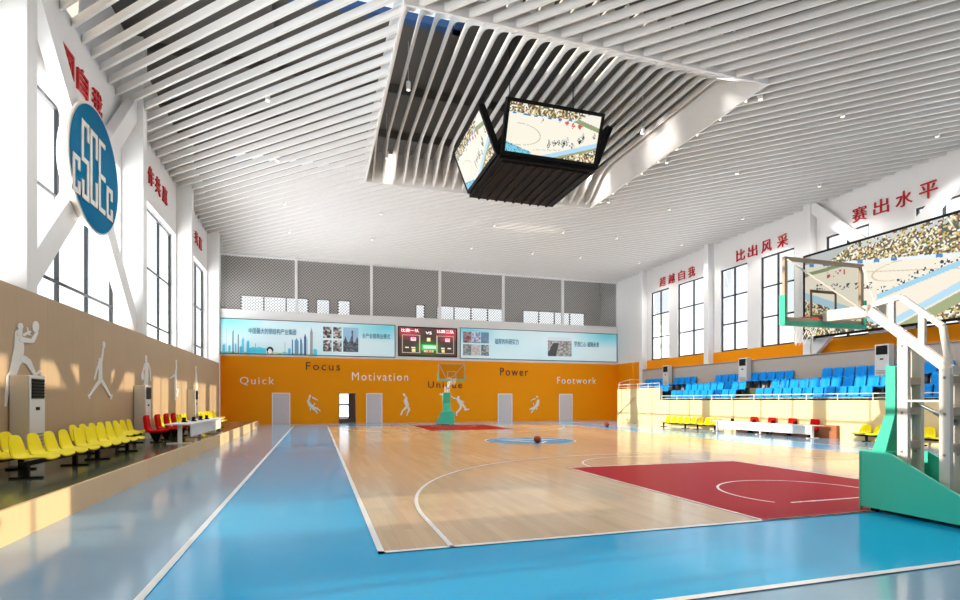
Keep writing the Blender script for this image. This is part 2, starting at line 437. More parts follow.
# gallery behind the mesh
tn += 1; t = struct('trim_%d' % tn)
GY = 41.5
b = MB(); gw = [(-5.2,-.6),(0,.95),(1.55,2.45),(7.5,8.2),(9.2,14.9),(16.6,22.4)]
x = XL-1
for a,c in gw: b.box((x,GY,7.2),(a,GY+.2,ZD)); b.box((a,GY,9.25),(c,GY+.2,ZD)); x = c
b.box((x,GY,7.2),(XR+.5,GY+.2,ZD)); b.build('gallery_wall', M['grey'], t)
b = MB(); b.box((XL-1,YF+.3,7.3),(XR+.5,GY,7.5)); b.build('gallery_floor', M['grey'], t)
b = MB(); b.box((XL-.3,YF+.3,7.5),(XL-.1,GY,ZD)); b.box((XR+.1,YF+.3,7.5),(XR+.3,GY,ZD)); b.build('gallery_end', M['grey'], t)
for a,c in gw:
    wn[0] += 1; r = struct('window_%d' % wn[0])
    b = MB(); n = max(1, round((c-a)/1.6)); w = .1
    for k in range(n+1):
        xx = a+(c-a)*k/n; b.box((xx-w/2,GY-.05,7.5),(xx+w/2,GY+.05,9.25))
    b.box((a,GY-.05,9.15),(c,GY+.05,9.25)); b.build('window_frame', M['frame'], r)
    g = MB(); g.poly([(a,GY,7.5),(c,GY,7.5),(c,GY,9.25),(a,GY,9.25)]); g.build('pane', M['glass'], r)
# doors
dn = 0
for x0,x1 in ((-2.9,-1.72),(3.39,4.54),(13.36,14.55),(18.53,19.72)):
    dn += 1; r = struct('door_%d' % dn)
    b = MB(); w = .07
    b.box((x0,YF-.06,0),(x0+w,YF,2.14)); b.box((x1-w,YF-.06,0),(x1,YF,2.14)); b.box((x0,YF-.06,2.14-w),(x1,YF,2.14)); b.build('door_frame', M['tablewhite'], r)
    b = MB(); b.box((x0+w,YF-.035,0),(x1-w,YF,2.14-w)); b.build('door_leaf', M['door'], r)
    b = MB(); b.box((x1-w-.13,YF-.08,1.0),(x1-w-.05,YF-.035,1.04)); b.build('door_handle', M['steel'], r)
dn += 1; r = struct('door_%d' % dn)
b = MB(); b.box((D[0],YF-.02,0),(D[0]+.05,YF+.2,2.14)); b.box((D[1]-.05,YF-.02,0),(D[1],YF+.2,2.14)); b.box((D[0],YF-.02,2.09),(D[1],YF+.2,2.14)); b.build('door_frame', M['corridor'], r)
# lobby beyond the open doorway
tn += 1; t = struct('trim_%d' % tn)
b = MB(); b.box((2.38,40.2,0),(4.6,40.4,3)); b.box((-1,40.2,0),(2.38,40.4,.3)); b.box((-1,40.2,2.6),(2.38,40.4,3.0)); b.box((-1.2,YF+.2,0),(-1,40.4,3)); b.box((4.4,YF+.2,0),(4.6,40.4,3)); b.box((-1.2,YF+.2,3.0),(4.6,40.4,3.1)); b.build('lobby_wall', M['corridor'], t)
wn[0] += 1; r = struct('window_%d' % wn[0])
b = MB()
for xx in (-.95,.7,2.33): b.box((xx-.06,40.25,.3),(xx+.06,40.35,2.6))
for zz in (.36,1.3,2.54): b.box((-1,40.25,zz-.05),(2.38,40.35,zz+.05))
b.build('window_frame', M['frame'], r)
g = MB(); g.poly([(-1,40.3,.3),(2.38,40.3,.3),(2.38,40.3,2.6),(-1,40.3,2.6)]); g.build('pane', M['glass'], r)

# ------------------------------------------------------------------ ceiling: deck, baffles, well
ceil = struct('ceiling')
OA, OB, OC, OD = 2.1, 13.19, 12.95, 23.9       # opening in plan
sk = [(-5.0,4.6,13.2,17.2),(-4.2,2.8,28.2,29.9)]  # skylights x0,x1,y0,y1
b = MB()
b.box((XL-.5,YB,ZD),(XR+.5,13.2,ZD+.2)); b.box((XL-.5,13.2,ZD),(-5.0,17.2,ZD+.2)); b.box((4.6,13.2,ZD),(XR+.5,17.2,ZD+.2))
b.box((XL-.5,17.2,ZD),(XR+.5,28.2,ZD+.2)); b.box((XL-.5,28.2,ZD),(-4.2,29.9,ZD+.2)); b.box((2.8,28.2,ZD),(XR+.5,29.9,ZD+.2))
b.box((XL-.5,29.9,ZD),(XR+.5,GY+.5,ZD+.2))
b.build('roof_deck', M['deck'], ceil)
b = MB()
for y in (6,9.5,20.6,24.2,33.5,37): b.box((XL,y,ZD-.35),(XR,y+.25,ZD))
for x in (-1.5,6.5,14.5,19.5): b.box((x,YB,ZD-.22),(x+.18,GY,ZD))
b.build('roof_beams', M['deck'], ceil)
for x0,x1,y0,y1 in sk:
    wn[0] += 1; r = struct('window_%d' % wn[0])
    b = MB(); w = .28
    b.box((x0,y0,ZD-.03),(x1,y0+w,ZD+.22)); b.box((x0,y1-w,ZD-.03),(x1,y1,ZD+.22)); b.box((x0,y0,ZD-.03),(x0+w,y1,ZD+.22)); b.box((x1-w,y0,ZD-.03),(x1,y1,ZD+.22))
    b.build('window_frame', M['skyframe'], r)
    g = MB(); g.poly([(x0,y0,ZD+.1),(x1,y0,ZD+.1),(x1,y1,ZD+.1),(x0,y1,ZD+.1)]); g.build('pane', M['glass'], r)
# diagonal baffles: lines x+y = k
PITCH, BH, BT = .64, .21, .075
bx0, bx1, by0, by1 = XL+.02, XR-.02, 6.3, YF-.12
segs = []
k = bx0+by0+.3
k = 17.28 - PITCH*40           # phase: a baffle end meets the near rim at x=4.33
while k < bx1+by1:
    lo = max(bx0, k-by1); hi = min(bx1, k-by0)
    if hi-lo > .15:
        # cut by the opening (with a small margin)
        ca = max(OA-.03, k-(OD+.03)); cb_ = min(OB+.03, k-(OC-.03))
        if cb_ > ca:
            if ca-lo > .1: segs.append((lo, ca, k))
            if hi-cb_ > .1: segs.append((cb_, hi, k))
        else: segs.append((lo, hi, k))
    k += PITCH
def size_key(s):
    xm = (s[0]+s[1])/2; ym = s[2]-xm
    return -(s[1]-s[0])/max(3, math.hypot(xm, ym))
segs.sort(key=size_key)
nn = Vector((1,1,0)).normalized()*BT/2
def baffle_pts(b, s):
    p = Vector((s[0], s[2]-s[0], ZC)); q = Vector((s[1], s[2]-s[1], ZC))
    vs = [p-nn,p+nn,q+nn,q-nn]; vs = vs+[v+Vector((0,0,BH)) for v in vs]
    b.raw(vs, [(0,1,2,3),(7,6,5,4),(0,4,5,1),(1,5,6,2),(2,6,7,3),(3,7,4,0)])
for s in segs[:96]:
    b = MB(); baffle_pts(b, s); b.build('baffle', M['baffle'], ceil)
if segs[96:]:
    b = MB()
    for s in segs[96:]: baffle_pts(b, s)
    o = b.build('baffles', M['baffle'], ceil); o['kind'] = 'stuff'
# the well
tn += 1; well = struct('trim_%d' % tn)
zr0, zr1, tw = ZC-.04, 12.7, .06
b = MB()
b.box((OA-tw,OC-tw,zr0),(OA,OD+tw,zr1)); b.box((OB,OC-tw,zr0),(OB+tw,OD+tw,zr1)); b.box((OA,OC-tw,zr0),(OB,OC,zr0+.5)); b.box((OA,OD,zr0),(OB,OD+tw,zr1))
b.build('well_wall', M['baffle'], well)
L_ = OD-OC; CV = 2.2
def wz(y):
    t = min(1, min(y, L_-y)/CV); return 11.42+1.12*(t*t*(3-2*t))**.9
path = [(y_, wz(y_)) for y_ in [CV*k/9 for k in range(10)]+[L_-CV*k/9 for k in range(9,-1,-1)]]
nb = 24
for i in range(nb):
    x = OA+.28+i*(OB-OA-.5)/(nb-1)
    pts = []
    n_ = len(path); low = path; up = [(y,12.76) for y,z in path]
    b = MB()
    vs = []
    for (y,z),(y2,z2) in zip(low,up):
        vs += [(x-.03,OC+y,z),(x+.03,OC+y,z),(x+.03,OC+y2,z2),(x-.03,OC+y2,z2)]
    fs = [(0,1,2,3),tuple(4*(n_-1)+q for q in (3,2,1,0))]
    for j in range(n_-1):
        for q in range(4): fs.append((4*j+q, 4*j+(q+1)%4, 4*j+4+(q+1)%4, 4*j+4+q))
    b.raw(vs, fs); b.build('curved_baffle', M['baffle'], well)

# ceiling lamps
def make_lamp(loc, label, group, body=.2):
    t = thing('ceiling_spotlight', label, 'light', loc, group=group)
    b = MB(); b.tube([(0,0,-.02),(0,0,body)], .075, 14); b.build('lamp_body', M['acwhite'], t)
    b = MB(); b.tube([(0,0,-.028),(0,0,-.018)], .058, 14); b.build('lens', M['lamp'], t)
    b = MB(); b.tube([(0,0,body),(0,0,ZD-loc[2] if body > .25 else body+.12)], .007, 6); b.build('stem', M['acwhite'], t)
    return t
gl = 'spotlights between the diagonal ceiling baffles'
lx = [(-1.5,'column nearest the round sign'),(3.2,'column at the well left edge'),(9.4,'column under mid ceiling'),(13.6,'column just right of the well'),(17.1,'column left of the outermost right column'),(21.7,'column nearest the big screen wall')]
ly = [(13.55,'nearest row'),(18.3,'row beside hanging scoreboard'),(22.8,'row by well far edge'),(27.75,'second row from mesh gallery'),(32.3,'row nearest mesh gallery')]
for x, dx in lx:
    for y, dy in ly:
        if OA-.2 < x < OB+.2 and OC-.2 < y < OD+.2: continue
        make_lamp((x,y,ZC-.06), 'small ceiling spotlight, %s, %s' % (dy, dx), gl)
for x,y,z,d in ((3.0,18.0,12.25,'in the ceiling well, left of the hanging screens'),(2.87,22.8,12.0,'in the far left corner of the ceiling well'),(12.4,18.2,12.25,'in the ceiling well beside its right wall')):
    make_lamp((x,y,z), 'white cylinder spotlight '+d, 'spotlights inside the ceiling well', .26)
for i in range(9):
    b = MB(); b.tube([(OB+.12,OC+.9+i*1.15,ZC-.05),(OB+.12,OC+.9+i*1.15,ZC)], .035, 10); b.build('rim_light', M['lamp'], well)

# ------------------------------------------------------------------ pictures painted face by face
def hsh(i, j, k=0):
    n = math.sin(i*127.1+j*311.7+k*74.7)*43758.5453; return n-math.floor(n)
def bit(i,j,k):
    x, y = i/3.1, j/2.6; x0, y0 = math.floor(x), math.floor(y); fx, fy = x-x0, y-y0; fx = fx*fx*(3-2*fx); fy = fy*fy*(3-2*fy)
    return (hsh(x0,y0,k)*(1-fx)+hsh(x0+1,y0,k)*fx)*(1-fy)+(hsh(x0,y0+1,k)*(1-fx)+hsh(x0+1,y0+1,k)*fx)*fy
def C(r,g,b): return srgb(r,g,b)
CROWD = [C(40,38,30),C(235,228,200),C(214,190,120),C(120,112,80),C(240,238,230),C(80,84,60),C(190,170,110),C(150,60,40),C(60,90,110)]
def crowd(i,j,k=0):
    i = (i+j//2%2)//2; j = j//2; h = hsh(i,j,k); return CROWD[int(h*h*3+hsh(j,i,k+3)*6) % 9]
PLAYERS = [(.46,.74,.022,.13),(.52,.70,.03,.07),(.57,.68,.035,.07),(.62,.66,.03,.12),(.66,.64,.02,.12),(.72,.70,.03,.07),(.80,.56,.03,.09),(.83,.50,.022,.12),(.955,.44,.018,.10),(.36,.28,.018,.06)]
REDP = [(.63,.24,.024,.07),(.70,.28,.024,.07),(.78,.27,.03,.07),(.55,.20,.014,.06)]
def picture(x, y, i, j):
    """x to the right, y downwards, both 0..1"""
    if y < .23-.10*max(0,x-.5)*2 and x < .78-.9*y+.1: 
        if y > .19-.1*max(0,x-.5)*2: return C(228,236,244) if hsh(i//5,3)>.35 else C(40,120,190)
        return crowd(i,j)
    ly_ = .06+.24*(x-.5)/.5
    if x > .5 and y < ly_-.05: return C(240,234,224)
    if x > .5 and y < ly_+.045: return C(140,156,112)
    dx = 1.28-.72*x
    if y > dx+.10: return crowd(i,j,5) if y > dx+.15 else C(150,160,110)
    if y > dx: return C(176,214,238)
    if x < .28 and y > .80+.55*x: return C(120,200,224) if hsh(i,j,8)>.15 else C(40,40,40)
    for px,py,rx,ry in PLAYERS:
        if abs(x-px)/rx+abs(y-py)/ry < 1 and hsh(i,j,9) > .3: return C(46,52,44) if hsh(i,j,2)>.35 else C(240,240,236)
    for px,py,rx,ry in REDP:
        if abs(x-px)/rx+abs(y-py)/ry < 1 and hsh(i,j,9) > .2: return C(206,70,70)
    e = math.hypot((x-.12)/.24, (y-.62)/.22)
    if abs(e-1) < .025 and x > .1: return C(196,180,160)
    if abs(y-(.9-.25*(x-.3))) < .006 and .3 < x < .6: return C(206,186,160)
    return C(243,237,220)
def big_picture(x, y, i, j):
    ads = .09+.45*x
    if y < ads:
        if x < .31 and y < .131-1.15*(x-.119): return C(178,182,180) if x > .03 else C(150,154,152)
        if x < .119: return C(196,198,190)
        if .24 < x < .6 and y < .07 and bit(i,j,3) > .45: return C(200,204,200)
        return crowd(i,j)
    if y < ads+.035: return C(228,238,246) if hsh(i//7,3) > .4 else C(64,132,196)
    if abs(y-(.225-.08*x)) < .022 and x < .22: return C(136,150,110)
    if y > .53+1.25*x: return crowd(i,j,4)
    if y > .44+1.25*x and x < .42: return C(170,208,226)
    d2 = .662-.604*(x-.34)
    if x > .34 and abs(y-d2) < .028: return C(156,206,230)
    if x > .34 and d2-.10 < y < d2-.01 and bit(i,j,7) > .62: return C(36,50,54) if hsh(i//2,j//2,1) > .35 else C(240,240,240)
    d3 = .927-1.14*(x-.432)
    if x > .40 and abs(y-d3) < .038: return C(178,216,236)
    if y > d3+.17: return crowd(i,j,6)
    if y > d3+.06: return C(158,168,122)
    if .05 < x < .32 and abs(y-(.40+.45*(x-.05))) < .035 and bit(i,j,5) > .52: return C(40,44,40) if hsh(i//2,j//2,1) > .35 else C(236,236,230)
    if .10 < x < .2 and .26 < y < .33 and bit(i,j,6) > .6: return C(196,74,74)
    e = math.hypot((x-.44)/.12, (y-.42)/.10)
    if abs(e-1) < .035 and x < .44: return C(206,190,166)
    if abs(y-(.36+.5*(x-.3))) < .005 and x > .3: return C(206,190,166)
    return C(240,231,212)
def paint(m4, w, h, nx, ny, fn):
    b = MB()
    X = [m4 @ Vector((-w/2+w*i/nx, 0, 0)) - m4.translation for i in range(nx+1)]
    Yv = [m4 @ Vector((0, h/2-h*j/ny, 0)) - m4.translation for j in range(ny+1)]
    T = m4.translation
    b.v = [tuple(T+X[i]+Yv[j]) for j in range(ny+1) for i in range(nx+1)]
    for j in range(ny):
        for i in range(nx):
            a = j*(nx+1)+i; b.f.append((a, a+nx+1, a+nx+2, a+1)); b.mi.append(0)
            b.col.append(fn((i+.5)/nx, (j+.5)/ny, i, j))
    return b
def board(name, label, cat, m4, w, h, nx, ny, fn, mt, fm, bez=.06, depth=.08, parent=None, pn='picture'):
    """framed flat display: m4 origin at centre of its face, local z out of the face"""
    root = thing(name, label, cat, tuple(m4.translation)) if parent is None else None
    L0 = m4.copy(); L0.translation = (0,0,0)
    if parent is not None:
        e = bpy.data.objects.new(name, None)
    body = MB()
    B = []
    def bx(x0,y0,z0,x1,y1,z1):
        vs = [L0 @ Vector((x,y,z)) for z in (z0,z1) for y in (y0,y1) for x in (x0,x1)]
        body.raw(vs, [(0,2,3,1),(4,5,7,6),(0,1,5,4),(2,6,7,3),(0,4,6,2),(1,3,7,5)])
    W2, H2 = w/2+bez, h/2+bez
    bx(-W2,-H2,-depth,W2,H2,-.01)
    bx(-W2,-H2,-.01,-w/2,H2,.02); bx(w/2,-H2,-.01,W2,H2,.02); bx(-w/2,h/2,-.01,w/2,H2,.02); bx(-w/2,-H2,-.01,w/2,-h/2,.02)
    pic = paint(L0, w, h, nx, ny, fn)
    if parent is None:
        body.build('frame', fm, root); pic.build(pn, mt, root); return root
    o = body.build(name, fm, parent, loc=m4.translation); p = pic.build(pn, mt, o); return o

# ------------------------------------------------------------------ hanging scoreboard
SC = (7.52, 18.2); HB = 1.78; ZB = 9.6
sb = thing('hanging_scoreboard', 'black four-sided video scoreboard hanging in the ceiling well on thin cables', 'scoreboard', (SC[0],SC[1],ZB))
b = MB(); b.box((-HB,-HB,0),(HB,HB,.12)); 
b.build('bottom_tray', M['black'], sb)
b = MB(); b.box((-HB+.18,-HB+.18,-.04),(HB-.18,HB-.18,0)); b.build('bottom_panel', M['boxdark'], sb)
for i in range(9):
    x = -HB+.34+i*(2*HB-.68)/8
    b = MB(); b.box((x-.035,-HB+.12,-.09),(x+.035,HB-.12,-.03)); b.build('rib', M['black'], sb)
b = MB(); b.box((-1.35,-1.35,.1),(1.35,1.35,1.3)); b.build('core', M['black'], sb)
tilt = math.atan2(.58, 1.45)
for k in range(4):
    R = Matrix.Rotation(k*PI/2, 4, 'Z')
    x = R @ Vector((1,0,0)); up = R @ Vector((0,-math.sin(tilt),math.cos(tilt)))
    c = R @ Vector((0,-HB-.06-.84*math.sin(tilt), .10+.84*math.cos(tilt)))
    board('video_panel', '', '', frame_m4(c, x, up), 3.26, 1.44, 132, 66, picture, M['screen'], M['black'], .11, .2, parent=sb)
for x,y in ((-1.2,-1.2),(1.2,-1.2),(-1.2,1.2),(1.2,1.2)):
    b = MB(); b.tube([(x,y,1.2),(x,y,ZD-ZB)], .018, 6); b.build('cable', M['cable'], sb)

# big screen on the right wall
m4 = frame_m4((23.26, (20.50+9.9)/2, (8.82+4.68)/2), (0,-1,0), (0,0,1))
big = board('video_wall', 'huge black-framed video screen on right wall showing an arena with crowd and court', 'screen', m4, 10.4, 3.96, 300, 116, big_picture, M['screen'], M['black'], .1, .12)

# ------------------------------------------------------------------ displays of the far wall
def poster_bg(x,y,i,j,seed):
    n = .5+.5*math.sin(x*9+seed)*math.cos(y*5+x*4+seed*2); d = math.hypot((x-.95)/.25,(y-.05)/.5); e = math.hypot((x-.05)/.2,(y)/.6)
    t = max(0,1-d)*.8+max(0,1-e)*.8+.12*n
    t = min(1,t); a = (214,234,240); c = (96,204,222)
    return tuple(a[q]+(c[q]-a[q])*t for q in range(3))
def left_poster(x,y,i,j):
    r,g,b_ = poster_bg(x,y,i,j,1.)
    if x < .53:
        xx = x/.53
        hts = [(.02,.05,.28),(.055,.061,.88),(.075,.10,.25),(.118,.132,.72),(.14,.16,.3),(.17,.185,.6),(.19,.22,.22),(.215,.235,.5),(.26,.29,.40),(.29,.36,.2),(.345,.352,.35),(.63,.68,.08),(.655,.662,.38),(.69,.72,.2),(.73,.745,.48),(.76,.80,.50),(.82,.835,.55),(.845,.85,.4),(.86,.885,.65),(.89,.898,.5),(.925,.955,.84),(.96,1.0,.2)]
        cc = [(60,190,220),(150,170,190),(70,190,220),(52,96,110),(70,190,220),(110,120,140),(70,180,215),(90,190,225),(60,180,215),(70,190,220),(110,150,150),(120,200,220),(160,180,190),(90,180,215),(30,120,180),(110,150,180),(40,110,160),(120,160,190),(50,90,150),(120,150,160),(150,154,160),(80,190,220)]
        for (a,c,h),q in zip(hts,cc):
            if a < xx < c and y > 1-h*(1-.4*abs((xx-(a+c)/2)/(c-a))): return C(*q)
        if .30 < xx < .46 and y > .80+.6*abs(xx-.39): return C(70,200,225)
        if math.hypot((xx-.5)/.035,(y-.88)/.10) < 1: return C(40,44,60) if math.hypot((xx-.5)/.02,(y-.92)/.07) > 1 else C(240,244,246)
        if y > .955: return C(150,190,110) if bit(i,j,3) > .4 else C(210,220,160)
    else:
        for (x0,x1,y0,y1,k) in ((.566,.617,.12,.47,1),(.624,.675,.12,.47,2),(.566,.617,.53,.88,3),(.624,.675,.53,.88,4)):
            if x0<x<x1 and y0<y<y1:
                t = min(1,max(0,bit(i,j,k)*1.5-.3+.35*((y-.12)%.41/.41-.4))); q = 40+160*(1-t); return C(q+18*bit(i,j,k+9), q+4, q+2)
        if .684<x<.776 and .12<y<.88:
            yy = (y-.12)/.76
            if yy < .35+.25*abs(math.sin(x*90)) and not (.735<x<.745 and yy>.12): return C(150,186,214)
            q = 52+80*bit(i,j,5); return C(q,q+8,q+16)
    return C(r,g,b_)
def right_poster(x,y,i,j):
    r,g,b_ = poster_bg(x,y,i,j,3.)
    cols = [(.016,.064),(.069,.117),(.121,.169)]
    for ci,(x0,x1) in enumerate(cols):
        for ri,(y0,y1) in enumerate(((.12,.48),(.54,.90))):
            if x0<x<x1 and y0<y<y1:
                q = [(170,170,176),(90,100,140),(130,150,170),(90,98,96),(214,206,204),(70,80,86)][ri*3+ci]
                h = bit(i,j,ci+ri*3); q2 = [(120,60,60),(230,232,236),(90,130,170),(170,176,176),(170,160,156),(190,196,196)][ri*3+ci]
                return C(*[q[n]+(q2[n]-q[n])*h for n in range(3)])
    if .534<x<.69 and .18<y<.86:
        yy = (y-.18)/.68
        if yy < .18: return C(210,220,224)
        if abs((x-.59)-(yy-.3)*-.05) < .012+.02*yy and yy > .3: return C(70,72,72)
        q = 200-95*bit(i,j,2); return C(q,q-2,q-5)
    return C(r,g,b_)
def score_pic(x,y,i,j):
    r,g,b_ = 62,50,42
    t = max(0,1-math.hypot((x-.5)/.3,(y-.72)/.35)); g += 90*t; r -= 10*t
    t = max(0,1-math.hypot((x-.15)/.3,(y-.15)/.3))+max(0,1-math.hypot((x-.87)/.3,(y-.15)/.4)); r += 150*t; b_ += 30*t
    def fr(x0,x1,y0,y1): return (x0<x<x1 and y0<y<y1) and not (x0+.012<x<x1-.012 and y0+.025<y<y1-.025)
    if fr(.05,.36,.26,.92) or fr(.65,.96,.26,.92): return C(190,170,150)
    if .20<x<.29 and .34<y<.48: return C(255,200,214)
    if .80<x<.89 and .34<y<.48: return C(255,200,214)
    if .08<x<.19 and .36<y<.46: return C(110,40,60)
    if .73<x<.79 and .36<y<.46: return C(150,40,70)
    if .42<x<.64 and .63<y<.74: return C(190,255,210)
    if .39<x<.66 and .58<y<.80: return C(20,190,80)
    if .48<x<.54 and .35<y<.47: return C(250,220,160)
    if (.22<x<.28 or .74<x<.79) and .76<y<.88: return C(250,210,130)
    if (.43<x<.50 or .52<x<.59) and .76<y<.88: return C(255,190,170)
    if (.10<x<.17 or .21<x<.28 or .73<x<.79 or .84<x<.91) and .69<y<.73: return C(230,220,210)
    return C(min(255,r),min(255,g),min(255,b_))
def far_m4(x0,x1,z0,z1,y=YF-.06): return frame_m4(((x0+x1)/2,y,(z0+z1)/2),(1,0,0),(0,0,1))
lp = board('display_board', 'long pale blue display board with city skyline and building photos, left of scoreboard', 'display', far_m4(-6.1,5.46,4.74,7.08), 11.5, 2.28, 320, 66, left_poster, M['poster'], M['frame'], .04, .06)
rp = board('display_board', 'long pale blue display board with six small photos, right of scoreboard', 'display', far_m4(10.35,23.8,4.78,7.1), 13.4, 2.26, 340, 62, right_poster, M['poster'], M['frame'], .04, .06)
sp_ = board('wall_scoreboard', 'red and green LED scoreboard between the two long display boards', 'scoreboard', far_m4(5.68,10.1,4.86,7.02), 4.3, 2.04, 96, 46, score_pic, M['led'], M['black'], .07, .08)
def far_text(body, x0,x1,z0,z1, m, parent, name='lettering', y=YF-.1, sp=1.):
    o = text_mesh(body, name, m, x1-x0, z1-z0, wall_word_char(body,(x0+x1)/2,y,(z0+z1)/2,0,0,'far'), None, .008, sp)
    o.parent = parent; o.matrix_parent_inverse = Matrix.Translation(-Vector(parent.location)); return o
far_text('中国最大的钢结构产业集团', -4.35, -1.35, 6.1, 6.5, M['cyan'], lp)
far_text('全产业链商业模式', 3.1, 5.1, 6.05, 6.42, M['cyan'], lp)
far_text('雄厚的科研实力', 13.1, 15.05, 5.95, 6.38, M['cyan'], rp)
far_text('学贵仁心 诚铸未来', 19.85, 22.1, 5.95, 6.38, M['cyan'], rp)
ledw = emit('led_white', (255,236,240), 1.4)
far_text('比赛一队', 5.9, 7.2, 6.62, 6.86, ledw, sp_); far_text('比赛二队', 8.55, 9.85, 6.62, 6.86, ledw, sp_)
far_text('VS', 7.7, 8.15, 6.5, 6.7, ledw, sp_)
ledr = emit('led_red', (200,20,60), 1.); 
far_text('0', 6.72, 6.87, 6.1, 6.32, ledr, sp_); far_text('0', 9.28, 9.43, 6.1, 6.32, ledr, sp_)
far_text('29', 7.63, 8.2, 5.14, 5.34, ledr, sp_)

# words on the orange wall
for body, x0,x1,z0,z1, mk, lb in (('Quick',-4.9,-2.77,2.62,3.2,'whiteletter','white word Quick on the orange wall, above the leftmost door'),
  ('Focus',-.7,1.59,3.72,4.28,'darkletter','dark word Focus high on the orange wall under the long display'),
  ('Motivation',2.41,6.41,3.04,3.62,'whiteletter','white word Motivation on the orange wall left of the far hoop'),
  ('Unique',7.9,10.51,2.38,3.04,'darkletter','dark word Unique on the orange wall behind the far hoop'),
  ('Power',13.55,15.88,3.53,4.15,'darkletter','dark word Power high on the orange wall right of the far hoop'),
  ('Footwork',18.38,21.88,2.95,3.5,'whiteletter','white word Footwork on the orange wall near the grandstand')):
    o = thing('wall_lettering', lb, 'lettering', ((x0+x1)/2,YF-.02,(z0+z1)/2), group='english words on the orange wall')
    split_letters(body, M[mk], x1-x0, z1-z0, wall_word_char(body,0,0,0,0,0,'far'), o, 1.25)

# red characters on the side walls
def phrase(chars, ys, zc, side, label):
    t = thing('wall_sign', label, 'sign', (0,0,0), group='red chinese slogans high on the side walls')
    for ch, y in zip(chars, ys):
        x = XL+.035 if side == 'left_wall' else XR-.035
        text_mesh(ch, 'character', M['redsign'], .66, .66, wall_word_char(ch,x,y,zc,0,0,side), t, .03)
phrase('超越自我', [32.5,31.5,30.43,29.43], 10.16, 'right_wall', 'four red characters above the farthest pair of right windows')
phrase('比出风采', [25.18,24.28,23.3,22.25], 10.16, 'right_wall', 'four red characters above right windows beside the near glass backboard')
phrase('赛出水平', [18.05,17.08,16.13,15.19], 10.18, 'right_wall', 'four red characters above the big video screen')
phrase('超同自我', [15.05,16.0,16.9,17.9], 10.25, 'left_wall', 'red characters just above the round blue sign')
phrase('合作共赢', [22.1,23.1,24.05,25.05], 10.2, 'left_wall', 'red characters above the window just past the round sign')
phrase('合作共赢', [29.2,30.2,31.15,32.15], 10.2, 'left_wall', 'small distant red characters on left wall nearest the mesh gallery')

# ------------------------------------------------------------------ round sign
disc = thing('round_sign', 'round blue sign with white block letters in front of white cross brace', 'sign', (-5.42,15.95,7.53))
b = MB(); n = 72; r = 1.6
b.tube([(-.06,0,0),(-.01,0,0)], r, n); b.build('rim', M['hwhite'], disc)
b = MB(); b.poly([(0,.965*r*math.cos(2*PI*i/n),.965*r*math.sin(2*PI*i/n)) for i in range(n)]); b.build('face', M['discblue'], disc)
b = MB(); rows = []
for i in range(9):
    a = i/8*PI/2; rows.append([(-.06-.55*math.sin(a), 1.52*math.cos(a)*math.cos(2*PI*k/48), 1.52*math.cos(a)*math.sin(2*PI*k/48)) for k in range(49)])
b.grid(rows); b.build('back_dome', M['hwhite'], disc, smooth=True)
def letter(kind, y0, y1, z0, z1):
    b = MB(); s = .13; x0, x1 = 0, .012
    cn = [0]
    def q(a,c,e,f):
        cn[0] += 1; b.box((x0,a,e),(x1+.002*cn[0],c,f))
    zm = (z0+z1)/2
    if kind == 'C':
        q(y0,y0+s,z0,z1); q(y0,y1,z1-s,z1); q(y0,y1,z0,z0+s); q(y1-s,y1,z1-.34*(z1-z0),z1); q(y1-s,y1,z0,z0+.34*(z1-z0))
    if kind == 'c':
        q(y0,y0+s,z0,z1); q(y0,y1,z1-s,z1); q(y0,y1,z0,z0+s); q(y1-s,y1,z1-.32,z1); q(y1-s,y1,z0,z0+.32)
    if kind == 'E': q(y0,y0+s,z0,z1); q(y0,y1,z1-s,z1); q(y0,y1,z0,z0+s); q(y0,y1,zm-s/2,zm+s/2)
    if kind == 'S': q(y0,y1,z1-s,z1); q(y0,y0+s,zm,z1); q(y0,y1,zm-s/2,zm+s/2); q(y1-s,y1,z0,zm); q(y0,y1,z0,z0+s); q(y1-s,y1,z1-.45,z1); q(y0,y0+s,z0,z0+.45)
    b.build('letter', M['hwhite'], disc)
zz = 7.5
letter('c',-1.42,-1.02,6.5-zz,7.4-zz); letter('S',-.94,-.50,6.5-zz,8.42-zz); letter('C',-.42,.03,6.54-zz,8.42-zz); letter('E',.12,.56,6.54-zz,8.42-zz); letter('c',.66,1.08,6.53-zz,7.4-zz)

# ------------------------------------------------------------------ wall figures (flat white cut-outs)
def figure(strokes, dots, crop, scale, plane, label, group, mapx=None):
    """strokes (x0,y0,r0,x1,y1,r1) and dots (x,y,rx,ry) measured on the wall"""
    b = MB()
    pj = (lambda x,y: on_x(crop[0]+x/scale, crop[1]+y/scale, plane[1])) if plane[0] == 'x' else (lambda x,y: on_y(crop[0]+x/scale, crop[1]+y/scale, plane[1]))
    d = (.010,0,0) if plane[0] == 'x' else (0,-.010,0)
    P0 = Vector(pj(strokes[0][0], strokes[0][1]))
    cnt = [0]
    def add(pts):
        cnt[0] += 1; f = 1+.06*cnt[0]
        b.prism([Vector(pj(*p))-P0 for p in pts], tuple(f*q for q in d))
    for x0,y0,r0,x1,y1,r1 in strokes:
        a = math.atan2(y1-y0,x1-x0); pts = []
        for k in range(7): t = a+PI/2+k*PI/6; pts.append((x0+r0*math.cos(t),y0+r0*math.sin(t)))
        for k in range(7): t = a-PI/2+k*PI/6; pts.append((x1+r1*math.cos(t),y1+r1*math.sin(t)))
        add(pts)
    for x,y,rx,ry in dots: add([(x+rx*math.cos(2*PI*k/20), y+ry*math.sin(2*PI*k/20)) for k in range(20)])
    o = b.build('player_cutout', M['figure'], loc=P0); tag(o, label, 'wall decoration', group); return o
gL = 'white player silhouettes on the timber wall'; gF = 'white player silhouettes on the orange wall'
PX = ('x', PL+.025)
